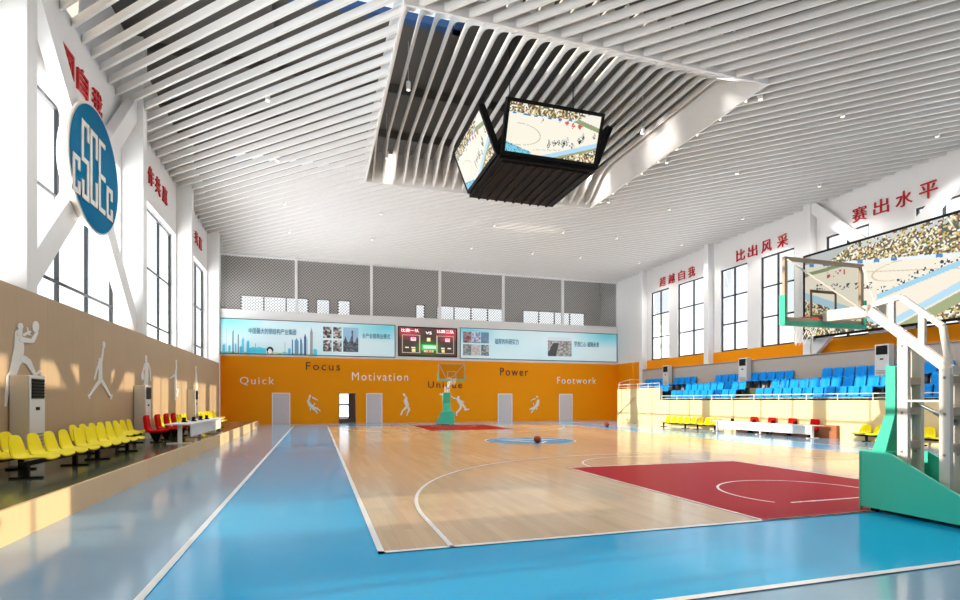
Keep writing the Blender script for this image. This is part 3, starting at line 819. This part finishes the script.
figure([(108,140,22,112,230,30),(112,230,30,100,300,34),(100,290,30,72,385,24),(48,400,16,40,480,11),(72,380,22,50,400,16),(40,480,11,30,572,7),(140,295,22,165,310,17),(165,308,17,208,392,9),(205,396,8,236,366,7),(128,178,16,190,186,12),(192,184,12,216,136,9),(140,150,8,168,132,6),(165,132,6,158,105,3),(165,138,6,180,128,3),(165,142,6,178,152,3),(118,115,10,112,140,16)],
       [(117,98,16,20),(208,100,20,34)], (0,310), 6, PX, 'white silhouette of player holding ball up beside his head, behind nearest air conditioner', gL)
figure([(178,232,11,190,170,8),(190,170,8,198,105,6),(163,225,10,162,240,12),(168,240,20,172,310,15),(172,310,15,172,385,17),(158,245,9,138,310,7),(138,310,7,121,376,7),(168,392,14,120,455,11),(120,455,11,75,522,8),(68,518,8,75,542,7),(180,390,14,220,455,11),(220,455,11,258,525,8),(258,545,7,270,515,6)],
       [(162,210,9,13),(200,83,12,29)], (80,335), 8.57, PX, 'white silhouette of player leaping with legs spread and ball overhead', gL)
figure([(563,185,8,566,225,8),(568,245,15,568,330,15),(568,330,16,562,440,18),(555,250,7,535,320,6),(580,245,7,598,300,6),(598,300,6,604,392,5),(555,440,9,551,520,7),(573,440,9,577,520,7)],
       [(563,190,8,18),(533,352,13,36)], (80,335), 8.57, PX, 'white silhouette of standing player with ball at hip, above second air conditioner', gL)
figure([(156,80,4,159,130,5),(159,130,5,152,185,7),(145,188,6,115,212,4),(152,190,9,152,280,9),(152,280,9,151,372,6),(152,290,5,172,295,4),(172,295,4,163,345,5)],
       [(157,86,6,14)], (155,350), 7.5, PX, 'thin white silhouette of player reaching up between second and third air conditioners', gL)
figure([(305,130,3,307,185,4),(308,185,6,312,300,9),(312,300,9,310,375,6),(322,335,5,319,372,4)],
       [(305,130,4,10)], (155,350), 7.5, PX, 'narrow white silhouette of player behind the third air conditioner', gL)
PY = ('y', YF-.01)
figure([(122,238,17,150,300,26),(150,300,26,185,325,24),(190,188,11,232,210,9),(232,210,9,268,228,5),(205,340,18,262,352,12),(262,352,12,302,388,8),(185,350,14,238,388,11),(240,385,10,260,425,9),(155,345,9,155,378,6),(205,300,8,222,275,6),(140,190,12,135,220,14)],
       [(150,165,19,19)], (300,385), 15, PY, 'small white silhouette of leaping player between leftmost door and open doorway', gF)
figure([(212,150,8,252,196,9),(252,196,9,240,240,16),(235,245,30,255,300,26),(255,300,20,245,340,16),(235,340,15,190,385,12),(190,385,12,165,442,13),(270,335,14,290,372,13),(290,372,13,265,415,9),(262,415,9,255,452,11)],
       [(208,143,19,17),(228,212,13,14)], (390,385), 15, PY, 'small white silhouette of player with raised arm, below word Motivation', gF)
figure([(258,350,6,230,345,4),(230,345,4,206,328,3),(264,355,12,284,385,15),(285,365,6,310,376,4),(296,388,10,325,430,7),(320,438,7,348,434,5),(288,392,10,284,425,8),(284,425,8,256,460,6),(253,455,6,252,482,5)],
       [(268,338,9,11)], (425,355), 8, PY, 'small white silhouette of striding player right beside the far hoop stand', gF)
figure([(275,232,16,262,290,24),(262,290,24,240,318,20),(222,205,10,190,215,8),(190,215,8,158,232,5),(220,330,16,150,366,11),(225,348,12,190,372,9),(190,372,9,172,412,9),(250,345,9,248,366,6),(205,300,7,200,275,5)],
       [(257,176,15,16)], (520,385), 15, PY, 'small white silhouette of leaping player between the two doors under word Power', gF)

# ------------------------------------------------------------------ left stage
t = thing('stage_platform', 'long low stage platform with dark floor and pale timber edge along left wall', 'platform', (-4.38,13.7,0))
b = MB(); b.box((-1.05,-20.5,0),(1.0,20.5,.37)); b.build('base', M['black'], t)
b = MB(); b.box((1.0,-20.5,0),(1.05,20.5,.40)); b.box((-1.05,20.46,0),(1.05,20.5,.4)); b.build('front_edge', M['step'], t)
b = MB(); b.box((-1.05,-20.5,.37),(1.0,20.46,.398)); b.build('deck', M['stagefloor'], t)

# ------------------------------------------------------------------ beam benches
def seat_shell():
    """yellow moulded shell; sitter faces +x, origin at beam top centre"""
    b = MB(); rows = []
    prof = [(.29,.0,.22),(.275,.025,.245),(.15,.03,.25),(0,.015,.25),(-.10,.02,.25),(-.155,.05,.245),(-.185,.11,.235),(-.205,.19,.22),(-.225,.28,.20),(-.24,.35,.17),(-.25,.385,.12),(-.253,.395,.06)]
    th = .02
    for x,z,w in prof:
        rows.append([(x, -w+2*w*k/8, z+.02*abs(k/4-1)**2*(1 if x > -.15 else 0)) for k in range(9)])
    b.grid(rows)
    return b
def make_bench(n, pitch, label, group, loc, rz, legs):
    t = thing('beam_bench', label, 'bench', loc, rz, group)
    L = n*pitch
    b = MB(); b.box((-.05,-L/2,.20),(.05,L/2,.26)); b.build('beam', M['black'], t)
    sh = None
    for i in range(n):
        y = -L/2+pitch*(i+.5)
        if sh is None:
            sh = seat_shell().build('seat', M['yellow'], t, smooth=True)
            md = sh.modifiers.new('Solidify', 'SOLIDIFY'); md.thickness = .018
            sh.location = (0,y,.275)
        else:
            c = sh.copy(); COL.objects.link(c); c.parent = t; c.location = (0,y,.275)
    for y in legs:
        b = MB(); b.box((-.035,y-.035,.02),(.035,y+.035,.2)); b.box((-.22,y-.035,0),(.22,y+.035,.025)); b.build('leg', M['black'], t)
    return t
gb = 'yellow bench seats on the stage platform'
make_bench(4,.56,'four-seat front-row yellow bench nearest the camera on the stage',gb,(-4.35,11.04,.4),0,(-1.0,.75))
make_bench(5,.56,'front-row yellow bench on stage, just before the red chairs',gb,(-4.35,13.62,.4),0,(-.76,1.04))
make_bench(8,.53,'back-row yellow bench between first and second air conditioners',gb,(-5.02,15.95,.4),0,(-1.6,.2,1.6))
make_bench(4,.53,'back-row yellow bench cut by the left photo edge, before first air conditioner',gb,(-5.02,10.6,.4),0,(-.8,.8))
make_bench(9,.53,'back-row yellow bench behind the red chairs, between second and third air conditioners',gb,(-5.02,22.6,.4),0,(-1.8,0,1.8))
make_bench(8,.53,'back-row yellow bench at far end of stage past third air conditioner',gb,(-5.02,29.4,.4),0,(-1.6,0,1.6))
make_bench(6,.55,'front-row yellow bench at far end of stage beyond white table',gb,(-4.25,25.3,.4),0,(-1.2,1.2))
gr_ = 'yellow bench seats along the foot of the grandstand'
make_bench(8,.57,'yellow bench of eight seats on court floor left of right-hand white table',gr_,(20.55,25.75,0),PI,(-2.2,-.2,.85,2.2))
make_bench(9,.57,'yellow bench on court floor seen behind the near hoop stand',gr_,(20.75,13.35,0),PI,(-2.1,-.1,2.0))

# ------------------------------------------------------------------ red chairs and white tables
def make_red(loc, rz, label, group):
    t = thing('red_chair', label, 'chair', loc, rz, group)
    b = MB(); rows = []
    for x,z,w in [(.26,.30,.21),(.27,.36,.22),(.1,.37,.23),(-.08,.36,.23),(-.16,.38,.23),(-.195,.45,.225),(-.205,.55,.215),(-.225,.68,.205),(-.235,.79,.2),(-.25,.80,.2)]:
        rows.append([(x, -w+2*w*k/6, z) for k in range(7)])
    b.grid(rows); o = b.build('seat_shell', M['redcloth'], t, smooth=True)
    md = o.modifiers.new('Solidify','SOLIDIFY'); md.thickness = .07; md.offset = -1
    b = MB(); b.raw([(-.16,-.12,.30),(.14,-.12,.30),(.14,.12,.30),(-.16,.12,.30),(-.05,-.05,.03),(.05,-.05,.03),(.05,.05,.03),(-.05,.05,.03)], [(0,1,2,3),(7,6,5,4),(0,4,5,1),(1,5,6,2),(2,6,7,3),(3,7,4,0)])
    b.box((-.16,-.05,0),(.16,.05,.03)); b.build('pedestal', M['black'], t)
    return t
nm = ['nearest','second','third','farthest']
rc = None
for i,y in enumerate((17.5,18.6,19.6,20.5)):
    lb = '%s red upholstered chair at the white table on the stage' % nm[i]
    if rc is None: rc = make_red((-4.45,y,.4), 0, lb, 'red chairs at the stage table')
    else: dup(rc, (-4.45,y,.4), 0, lb)
for i,y in enumerate((17.9,19.05,20.2,21.3)):
    dup(rc, (20.72,y,0), PI, '%s red chair behind the white table before the grandstand' % nm[i], 'red chairs at the grandstand table')
def make_table(loc, rz, length, label):
    """modesty panel on the local +x side"""
    t = thing('white_table', label, 'table', loc, rz, 'long white officials tables')
    L = length/2
    b = MB(); b.box((-.55,-L,.53),(.12,L,.56)); b.build('tabletop', M['tablewhite'], t)
    b = MB(); b.box((.0,-L+.45,.17),(.03,L-.1,.53)); b.build('modesty_panel', M['tablewhite'], t)
    for y in (-L+.15, 0, L-.25):
        b = MB(); b.box((-.24,y-.04,.03),(-.14,y+.04,.53)); b.box((-.52,y-.05,0),(.1,y+.05,.03)); b.build('leg', M['tablewhite'], t)
    return t
make_table((-3.5,19.45,.4), 0, 5.6, 'long white table on the stage in front of red chairs')
make_table((20.05,20.15,0), PI, 6.0, 'long white table on court floor before the grandstand')
def make_mic(loc, label, g):
    t = MB(); t.box((-.07,-.09,0),(.07,.09,.03)); t.box((-.05,-.07,.03),(.03,.07,.14)); o = t.build('name_stand', M['black'], loc=loc); tag(o, label, 'desk item', g); return o
for i,(x,y) in enumerate(((-3.85,18.1),(-3.75,18.9),(-3.72,19.8),(-3.7,20.7))):
    make_mic((x,y,.96), '%s small black stand on the stage table' % nm[i], 'small black stands on the stage table')
for i,y in enumerate((18.3,19.5,20.6,22.0)):
    make_mic((20.3,y,.56), '%s small black stand on the grandstand-side table' % nm[i], 'small black stands on the grandstand-side table')
o = MB(); o.box((-.08,0,0),(.08,5.6,.56)); o = o.build('brown_box', M['step'], loc=(21.0,16.85,0))  # long thin brown box standing against the grandstand front
tag(o, 'low brown box against grandstand front beside the white table', 'box')
o.data.materials[0] = wood('brown_box_finish', (168,104,70), .5, (2,1), 1.5, .8, .05, 30, .5)

# ------------------------------------------------------------------ air conditioners
def make_ac(loc, rz, label, w=.58, d=.32, h=1.7):
    """front faces local +x"""
    t = thing('air_conditioner', label, 'air conditioner', loc, rz, 'tall cabinet air conditioners')
    b = MB(); b.box((-d/2,-w/2,0),(d/2-.02,w/2,h)); b.build('cabinet', M['acside'], t, bevel=.015)
    b = MB(); b.box((d/2-.02,-w/2,0),(d/2,w/2,h)); b.build('front_panel', M['acwhite'], t, bevel=.008)
    b = MB(); b.box((d/2,-w/2+.06,h-.44),(d/2+.012,w/2-.05,h-.06)); b.build('air_outlet', M['grille'], t)
    for k in range(6):
        z = h-.40+k*.06; b = MB(); b.bar((d/2+.016,-w/2+.07,z),(d/2+.016,w/2-.06,z), .012, .03, up=(.6,0,1)); b.build('louvre', M['black'], t)
    b = MB(); b.box((d/2,-.07,h-.66),(d/2+.008,.07,h-.60)); b.build('control_panel', M['black'], t)
    b = MB()
    for k in range(6): b.box((d/2,-w/2+.06,.22+k*.07),(d/2+.01,w/2-.06,.245+k*.07))
    b.build('intake_grille', M['steel'], t)
    return t
a0 = make_ac((-5.27,12.2,.4), 0, 'tall air conditioner cabinet nearest the camera, against left timber wall')
dup(a0, (-5.27,19.2,.4), 0, 'tall air conditioner against timber wall just behind the nearest red chair')
dup(a0, (-5.27,26.3,.4), 0, 'tall air conditioner against timber wall behind the stage table')
for y,lb in ((30.85,'farthest air conditioner on the grandstand, near its far end'),(24.0,'middle air conditioner on the grandstand, over the gap between seat blocks'),(16.35,'air conditioner on the grandstand beside the near hoop post')):
    dup(a0, (22.98,y,2.3), PI, lb)

# ------------------------------------------------------------------ grandstand
gs = thing('grandstand', 'stepped grandstand with cream timber front along the right wall', 'grandstand', (22.2,20,0))
b = MB(); b.box((-1.1,-14,0),(-1.02,9.1,1.63)); b.build('front_face', M['cream'], gs)
b = MB(); b.box((-1.1,9.1,0),(-1.0,14.1,2.43)); b.build('raised_face', M['cream'], gs)
b = MB(); b.box((-1.0,14.0,0),(1.09,14.1,2.43)); b.build('end_face', M['cream'], gs)
b = MB(); b.box((-1.0,9.1,1.4),(-.9,9.2,2.43)); b.build('return_face', M['cream'], gs)
b = MB(); b.box((-1.02,-14,0),(-.15,14,1.38)); b.build('step', M['stagefloor'], gs)
b = MB(); b.box((-.15,-14,0),(.55,14,1.82)); b.build('step', M['stagefloor'], gs)
b = MB(); b.box((.55,-14,0),(1.09,14,2.3)); b.build('step', M['stagefloor'], gs)
def rail(pts, z0, z1, posts, label, x=21.14, mids=1):
    t = thing('handrail', label, 'railing', (x,(pts[0]+pts[1])/2,z0), group='white railings of the grandstand')
    L = abs(pts[1]-pts[0])/2; h = z1-z0
    b = MB(); b.tube([(0,-L,h),(0,L,h)], .022, 8); b.build('top_rail', M['hwhite'], t)
    if mids: b = MB(); b.tube([(0,-L,h*.35),(0,L,h*.35)], .014, 8); b.build('mid_rail', M['hwhite'], t)
    for i in range(posts):
        y = -L+2*L*i/(posts-1); b = MB(); b.tube([(0,y,0),(0,y,h)], .02, 8); b.build('post', M['hwhite'], t)
    return t
rail((6.5,28.95), 1.63, 1.9, 16, 'long low white rail along the grandstand front edge')
rail((29.2,34.0), 2.43, 2.74, 5, 'short white rail on the raised far block of grandstand')
t = thing('handrail', 'taller white rail turning the far corner of the grandstand', 'railing', (21.2,34.05,2.43))
b = MB(); b.tube([(0,0,0),(0,0,.46),(.9,0,.72),(1.9,0,.72)], .022, 8); b.build('top_rail', M['hwhite'], t)
b = MB(); b.tube([(.9,0,0),(.9,0,.72)], .02, 8); b.build('post', M['hwhite'], t)
t = MB(); t.tube([(0,0,0),(0,-2.2,1.25)], .02, 8); t.tube([(.06,-.1,.06),(0,-.1,.06)], .012, 6); t.tube([(.06,-2.2,1.24),(0,-2.2,1.24)], .012, 6)
o = t.build('stair_handrail', M['steel'], loc=(21.03,34.05,.55)); tag(o, 'thin grey sloping handrail fixed to the far grandstand face', 'railing')

def make_seat(loc, label, group):
    """stadium seat; sitter faces -x"""
    t = thing('stadium_seat', label, 'seat', loc, 0, group)
    b = MB(); rows = []
    for x,z,w in [(-.02,.30,.19),(.0,.36,.235),(.035,.55,.24),(.07,.75,.24),(.085,.83,.235),(.10,.86,.20)]:
        rows.append([(x+.03*(1-abs(k/3-1)), -w+2*w*k/6, z) for k in range(7)])
    b.grid(rows); o = b.build('backrest', M['blueseat'], t, smooth=True); md = o.modifiers.new('Solidify','SOLIDIFY'); md.thickness = .045
    b = MB(); b.box((-.42,-.235,.36),(.0,.235,.42)); b.build('seat_pan', M['blueseat'], t, bevel=.02)
    b = MB(); b.box((-.2,-.05,0),(-.05,.05,.36)); b.box((-.38,-.2,.30),(.0,.2,.36)); b.build('support', M['seatbase'], t)
    return t
ordn = ['first','second','third','fourth','fifth','sixth','seventh','eighth','ninth','tenth','eleventh','twelfth','thirteenth','fourteenth','fifteenth']
proto = None; SP = .555
rows_ = [('front',21.72,1.38,[('far',23.5,28.9),('middle',16.1,22.05),('near',8.2,14.3)]),
         ('middle',22.45,1.82,[('end',29.7,33.4),('far',23.15,28.4),('middle',15.6,21.75),('near',8.0,14.3)]),
         ('back',23.08,2.3,[('far',27.95,33.7),('middle',20.6,26.5),('near',13.6,19.4),('nearest',8.0,12.9)])]
for rn,x,z,gs_ in rows_:
    for gn,ya,yb in gs_:
        n = int((yb-ya)/SP+.3)
        for i in range(n):
            y = yb-SP*(i+.5)
            if rn == 'back' and any(abs(y-q) < .40 for q in (30.85,24.0,16.35)): continue
            lb = '%s blue seat from far end, %s block, %s grandstand row' % (ordn[i], gn, rn)
            g = 'blue seats in the %s row of the grandstand' % rn
            if proto is None: proto = make_seat((x,y,z), lb, g)
            else: dup(proto, (x,y,z), 0, lb, g)

# ------------------------------------------------------------------ hoops
def make_hoop(loc, rz, label):
    """local +y points to the court; origin on the floor under the stand's front"""
    t = thing('basketball_hoop', label, 'basketball hoop', loc, rz, 'basketball hoops')
    def P(name, m): return lambda b, **k: b.build(name, m, t, **k)
    x0,x1 = -.42,.42
    side = [(0,.06),(0,.88),(-.42,.88),(-1.3,.41),(-1.95,.10),(-1.95,.05)]
    for x in (x0, x1-.05):
        b = MB(); b.prism([(x,y,z) for y,z in side], (.05,0,0)); b.build('base_side', M['teal'], t)
    b = MB(); b.box((x0,-.05,.06),(x1,0,.88)); b.build('base_front', M['teal'], t)
    b = MB(); b.box((x0+.05,-1.9,.06),(x1-.05,-.05,.12)); b.build('base_floor', M['black'], t)
    b = MB(); b.box((x0+.05,-.3,.84),(x1-.05,-.05,.88)); b.build('base_top', M['teal'], t)
    for x in (x0+.05,x1-.05):
        for y in (-.2,-1.6):
            b = MB(); b.tube([(x-.03,y,.045),(x+.03,y,.045)], .045, 14); b.build('wheel', M['black'], t)
    b = MB(); b.box((x0-.005,-.03,.0),(x0+.02,.0,.88)); b.build('corner_strip', M['tealpad'], t)
    # padding
    b = MB(); b.prism([(-.20,-.22,2.14),(-.20,-.36,2.12),(-.20,-.36,1.44),(-.20,-.22,.86),(-.20,-.02,.86),(-.20,-.22,1.44)], (.5,0,0)); b.build('padding', M['tealpad'], t, bevel=.01)
    # posts (two ladders)
    for (y, top, w) in ((-.47, 2.52, .14), (-1.0, 2.05, .13)):
        for x in (-.22,.05):
            b = MB(); b.box((x,y-w/2,.1),(x+.07,y+w/2,top)); b.build('post', M['hwhite'], t, bevel=.004)
            for z in (.9,1.45,top-.12):
                b = MB(); b.tube([(x-.01,y,z),(x+.08,y,z)], .018, 8); b.build('bolt', M['steel'], t)
        for z in (1.0,1.48,1.9,2.42):
            if z < top: b = MB(); b.box((-.15,y-w/2,z-.05),(.05,y+w/2,z+.05)); b.build('rung', M['tan'], t)
    # lower arms
    for x in (-.17,):
        b = MB(); b.bar((x,-1.05,2.02),(x,.02,2.98), .07, .13); b.build('lower_arm', M['hwhite'], t, bevel=.004)
        b = MB()
        pts = [(-1.03,2.05),(-.95,2.62),(-.42,3.11),(-.02,3.06)]
        for a,c in zip(pts,pts[1:]): b.bar((x,a[0],a[1]),(x,c[0],c[1]), .05, .07)
        b.build('upper_arm', M['hwhite'], t)
        b = MB(); b.bar((x,-.30,2.72),(x,-.30,3.1), .05, .07); b.build('strut', M['hwhite'], t)
        b = MB(); b.bar((x,-.70,2.36),(x,-.70,2.84), .05, .08); b.build('strut', M['hwhite'], t)
    b = MB(); b.box((-.2,-1.09,1.97),(.32,-1.0,2.08)); b.build('cross_pin', M['hwhite'], t)
    b = MB(); b.bar((-.2,-.5,1.62),(-.2,-1.0,1.62), .03, .03); b.build('tie_rod', M['hwhite'], t)
    b = MB(); b.tube([(0,-.5,1.60),(0,-.78,1.45)], .022, 10); b.tube([(0,-.75,1.47),(0,-1.0,1.32)], .034, 10); b.build('gas_strut', M['steel'], t)
    # head of the arm
    b = MB(); b.bar((-.03,-.06,2.99),(0,.88,3.03), .17, .18); b.build('arm_head', M['hwhite'], t, bevel=.01)
    # backboard
    yb = .93; zb0, zb1, hw = 2.93, 3.98, .87
    w = .06
    b = MB(); b.box((-hw,yb-.03,zb0),(-hw+w,yb+.02,zb1)); b.box((hw-w,yb-.03,zb0),(hw,yb+.02,zb1)); b.box((-hw,yb-.03,zb1-w),(hw,yb+.02,zb1)); b.box((-hw,yb-.03,zb0),(hw,yb+.02,zb0+w)); b.build('board_frame', M['tan'], t)
    b = MB(); b.poly([(-hw+w,yb,zb0+w),(hw-w,yb,zb0+w),(hw-w,yb,zb1-w),(-hw+w,yb,zb1-w)]); b.build('board_glass', M['bglass'], t)
    b = MB()
    for a in ((-.295,yb+.004,3.05,-.245,yb+.01,3.48),(.245,yb+.004,3.05,.295,yb+.01,3.48),(-.295,yb+.004,3.43,.295,yb+.01,3.48),(-.295,yb+.004,3.02,.295,yb+.01,3.06)):
        b.box(a[:3],a[3:])
    b.build('target_square', M['tan'], t)
    b = MB(); b.box((-hw-.03,yb-.06,zb0-.07),(hw+.03,yb+.05,zb0)); b.box((-hw-.03,yb-.06,zb0-.07),(-hw,yb+.05,zb0+.42)); b.box((hw,yb-.06,zb0-.07),(hw+.03,yb+.05,zb0+.42)); b.build('board_padding', M['tealpad'], t)
    for sx in (-1,1):
        b = MB(); b.tube([(sx*.16,.15,3.02),(sx*(hw-.04),yb-.04,zb1-.05)], .014, 8); b.build('stay_rod', M['hwhite'], t)
    # ring and net
    b = MB(); R = .225; cy = yb+.15+R
    b.tube([(R*math.cos(2*PI*k/32), cy+R*math.sin(2*PI*k/32), 3.05) for k in range(33)], .012, 8, cap=False); b.box((-.09,yb+.01,3.0),(.09,yb+.17,3.045)); b.build('ring', M['redsign'], t)
    b = MB(); n = 12; lv = [(0,.225,3.04),(1,.19,2.95),(2,.16,2.86),(3,.14,2.77),(4,.13,2.68),(5,.14,2.60)]
    for li in range(5):
        _,r0,z0 = lv[li]; _,r1,z1 = lv[li+1]
        for k in range(n):
            a = 2*PI*(k+.5*(li%2))/n
            for dk in (-.5,.5):
                c = a+2*PI*dk/n
                b.tube([(r0*math.cos(a),cy+r0*math.sin(a),z0),(r1*math.cos(c),cy+r1*math.sin(c),z1)], .0025, 4, cap=False)
    b.build('net', M['net'], t)
    return t
hp = make_hoop((8.17,5.88,0), 0, 'large basketball hoop seen from behind, green base and white arm at right edge')
dup(hp, (8.22,33.62,0), PI, 'distant basketball hoop on green stand before the orange wall')

# ------------------------------------------------------------------ basketballs
def make_ball(loc, label, rot):
    t = thing('basketball', label, 'ball', loc, 0, 'basketballs on the court'); t.rotation_euler = rot
    r = .14; b = MB(); rows = []
    for i in range(17):
        a = -PI/2+PI*i/16; rows.append([(r*math.cos(a)*math.cos(2*PI*k/32), r*math.cos(a)*math.sin(2*PI*k/32), r*math.sin(a)) for k in range(33)])
    b.grid(rows); b.build('skin', M['ball'], t, smooth=True)
    b = MB(); rr = r*1.002
    for f in (lambda a:(rr*math.cos(a),rr*math.sin(a),0), lambda a:(0,rr*math.cos(a),rr*math.sin(a)), lambda a:(rr*math.cos(a),0,rr*math.sin(a))):
        b.tube([f(2*PI*k/32) for k in range(33)], .003, 5, cap=False)
    b.build('seams', M['black'], t)
make_ball((7.97,18.45,.152), 'orange-brown basketball resting on the blue centre circle', (.4,.3,.2))
make_ball((16.9,28.5,.146), 'orange-brown basketball on the floor near the far corner of grandstand', (.1,.8,.2))

# ------------------------------------------------------------------ outside: a few trees and a block seen through the glass
def tree(loc, h, label):
    t = thing('distant_tree', label, 'tree', loc, group='trees outside the windows')
    b = MB(); b.tube([(0,0,0),(0,0,h*.5)], [.18,.1], 8); b.build('trunk', M['corridor'], t)
    b = MB()
    for q in range(7):
        cx,cy,cz = random.uniform(-1,1),random.uniform(-1,1),h*.55+random.uniform(-.2,.35)*h; r = random.uniform(.8,1.3)*h*.16
        rows = [[(cx+r*math.cos(a)*math.cos(k*PI/5)*(1+.2*hsh(i,k,q)), cy+r*math.cos(a)*math.sin(k*PI/5)*(1+.2*hsh(i,k,q)), cz+r*math.sin(a)) for k in range(11)] for i,a in enumerate([-PI/2+PI*j/6 for j in range(7)])]
        b.grid(rows)
    b.build('crown', M['leaf'], t)
tree((-16,64,0), 11.0, 'pale green tree outside the left window just past the round sign')
tree((48,66,0), 14, 'pale green tree outside the farthest right window')
b = MB(); b.box((-3,-4,0),(5,4,3.2)); b.box((-1,-4,3.2),(4,3,4.2)); o = b.build('distant_building', M['farblock'], loc=(2,66,0)); tag(o, 'grey building seen through the open doorway', 'building')

# ------------------------------------------------------------------ light
WG, WS = 8., 1.3      # ground half boosted far above the sky to light the ceiling; hazy sky
w = bpy.data.worlds.new('world'); S.world = w; w.use_nodes = True
N = w.node_tree.nodes; L = w.node_tree.links; bg = N['Background']
tc = N.new('ShaderNodeTexCoord'); sp2 = N.new('ShaderNodeSeparateXYZ'); L.new(tc.outputs['Generated'], sp2.inputs[0])
mr2 = N.new('ShaderNodeMapRange'); mr2.inputs[1].default_value = -.06; mr2.inputs[2].default_value = .02; mr2.inputs[3].default_value = WG; mr2.inputs[4].default_value = WS
L.new(sp2.outputs[2], mr2.inputs[0]); L.new(mr2.outputs[0], bg.inputs[1])
rp2 = N.new('ShaderNodeValToRGB'); rp2.color_ramp.elements[0].position = .02; rp2.color_ramp.elements[0].color = (.96,.98,1,1)
e_ = rp2.color_ramp.elements.new(.06); e_.color = (.93,.97,1,1)
rp2.color_ramp.elements[-1].position = .7; rp2.color_ramp.elements[-1].color = (.62,.84,1,1)
L.new(sp2.outputs[2], rp2.inputs[0]); L.new(rp2.outputs[0], bg.inputs[0])
def sun(d, strength, col, ang=.6, name='sun'):
    l = bpy.data.lights.new(name, 'SUN'); l.energy = strength; l.color = col; l.angle = math.radians(ang)
    o = bpy.data.objects.new(name, l); COL.objects.link(o)
    o.rotation_euler = Vector(d).to_track_quat('-Z','Y').to_euler(); o.location = (0,0,20)
sun((26.7,-2.3,-5.9), 5.2, (1,.91,.76), .3, 'low_sun_left')
sun((-29.27,-.65,-7.05), 4., (1,.86,.62), .35, 'low_sun_right')
def spot(loc, d, e, size=120, col=(1,.97,.92)):
    l = bpy.data.lights.new('lamp_beam','SPOT'); l.energy = e; l.spot_size = math.radians(size); l.spot_blend = .6; l.color = col; l.shadow_soft_size = .06
    o = bpy.data.objects.new('lamp_beam', l); COL.objects.link(o); o.location = loc; o.rotation_euler = Vector(d).to_track_quat('-Z','Y').to_euler()
spot((2.9,22.9,12.3),(.1,1,-.35),60); spot((12.2,18.2,12.2),(1,0,-.2),60); spot((12.3,22.5,12.2),(1,.4,-.4),60); spot((12.2,14.0,12.2),(.9,-.3,-.3),50)

for x, _ in lx:
    for y, _ in ly+[(8.5,''),(3.5,'')]:
        if OA-.2 < x < OB+.2 and OC-.2 < y < OD+.2: continue
        l = bpy.data.lights.new('downlight','SPOT'); l.energy = 380; l.spot_size = math.radians(130); l.spot_blend = .5; l.color = (1,.99,.97); l.shadow_soft_size = .15
        o = bpy.data.objects.new('downlight', l); COL.objects.link(o); o.location = (x,y,ZC-.2)
# ------------------------------------------------------------------ camera and view
cd = bpy.data.cameras.new('camera'); cam = bpy.data.objects.new('camera', cd); COL.objects.link(cam)
cd.sensor_width = 36; cd.lens = F_/960*36; cd.shift_y = (HOR-300)/960; cd.clip_start = .05; cd.clip_end = 300
cam.location = (0,0,H_); cam.rotation_euler = (PI/2,0,-YAW); S.camera = cam
S.view_settings.view_transform = 'Standard'; S.view_settings.look = 'None'; S.view_settings.gamma = 1; S.view_settings.exposure = .1
S.view_settings.use_curve_mapping = False
S.cycles.use_denoising = True
S.cycles.max_bounces = 10; S.cycles.diffuse_bounces = 6; S.cycles.glossy_bounces = 4; S.cycles.transparent_max_bounces = 16
S.cycles.sample_clamp_indirect = 8; S.cycles.caustics_reflective = False; S.cycles.caustics_refractive = False
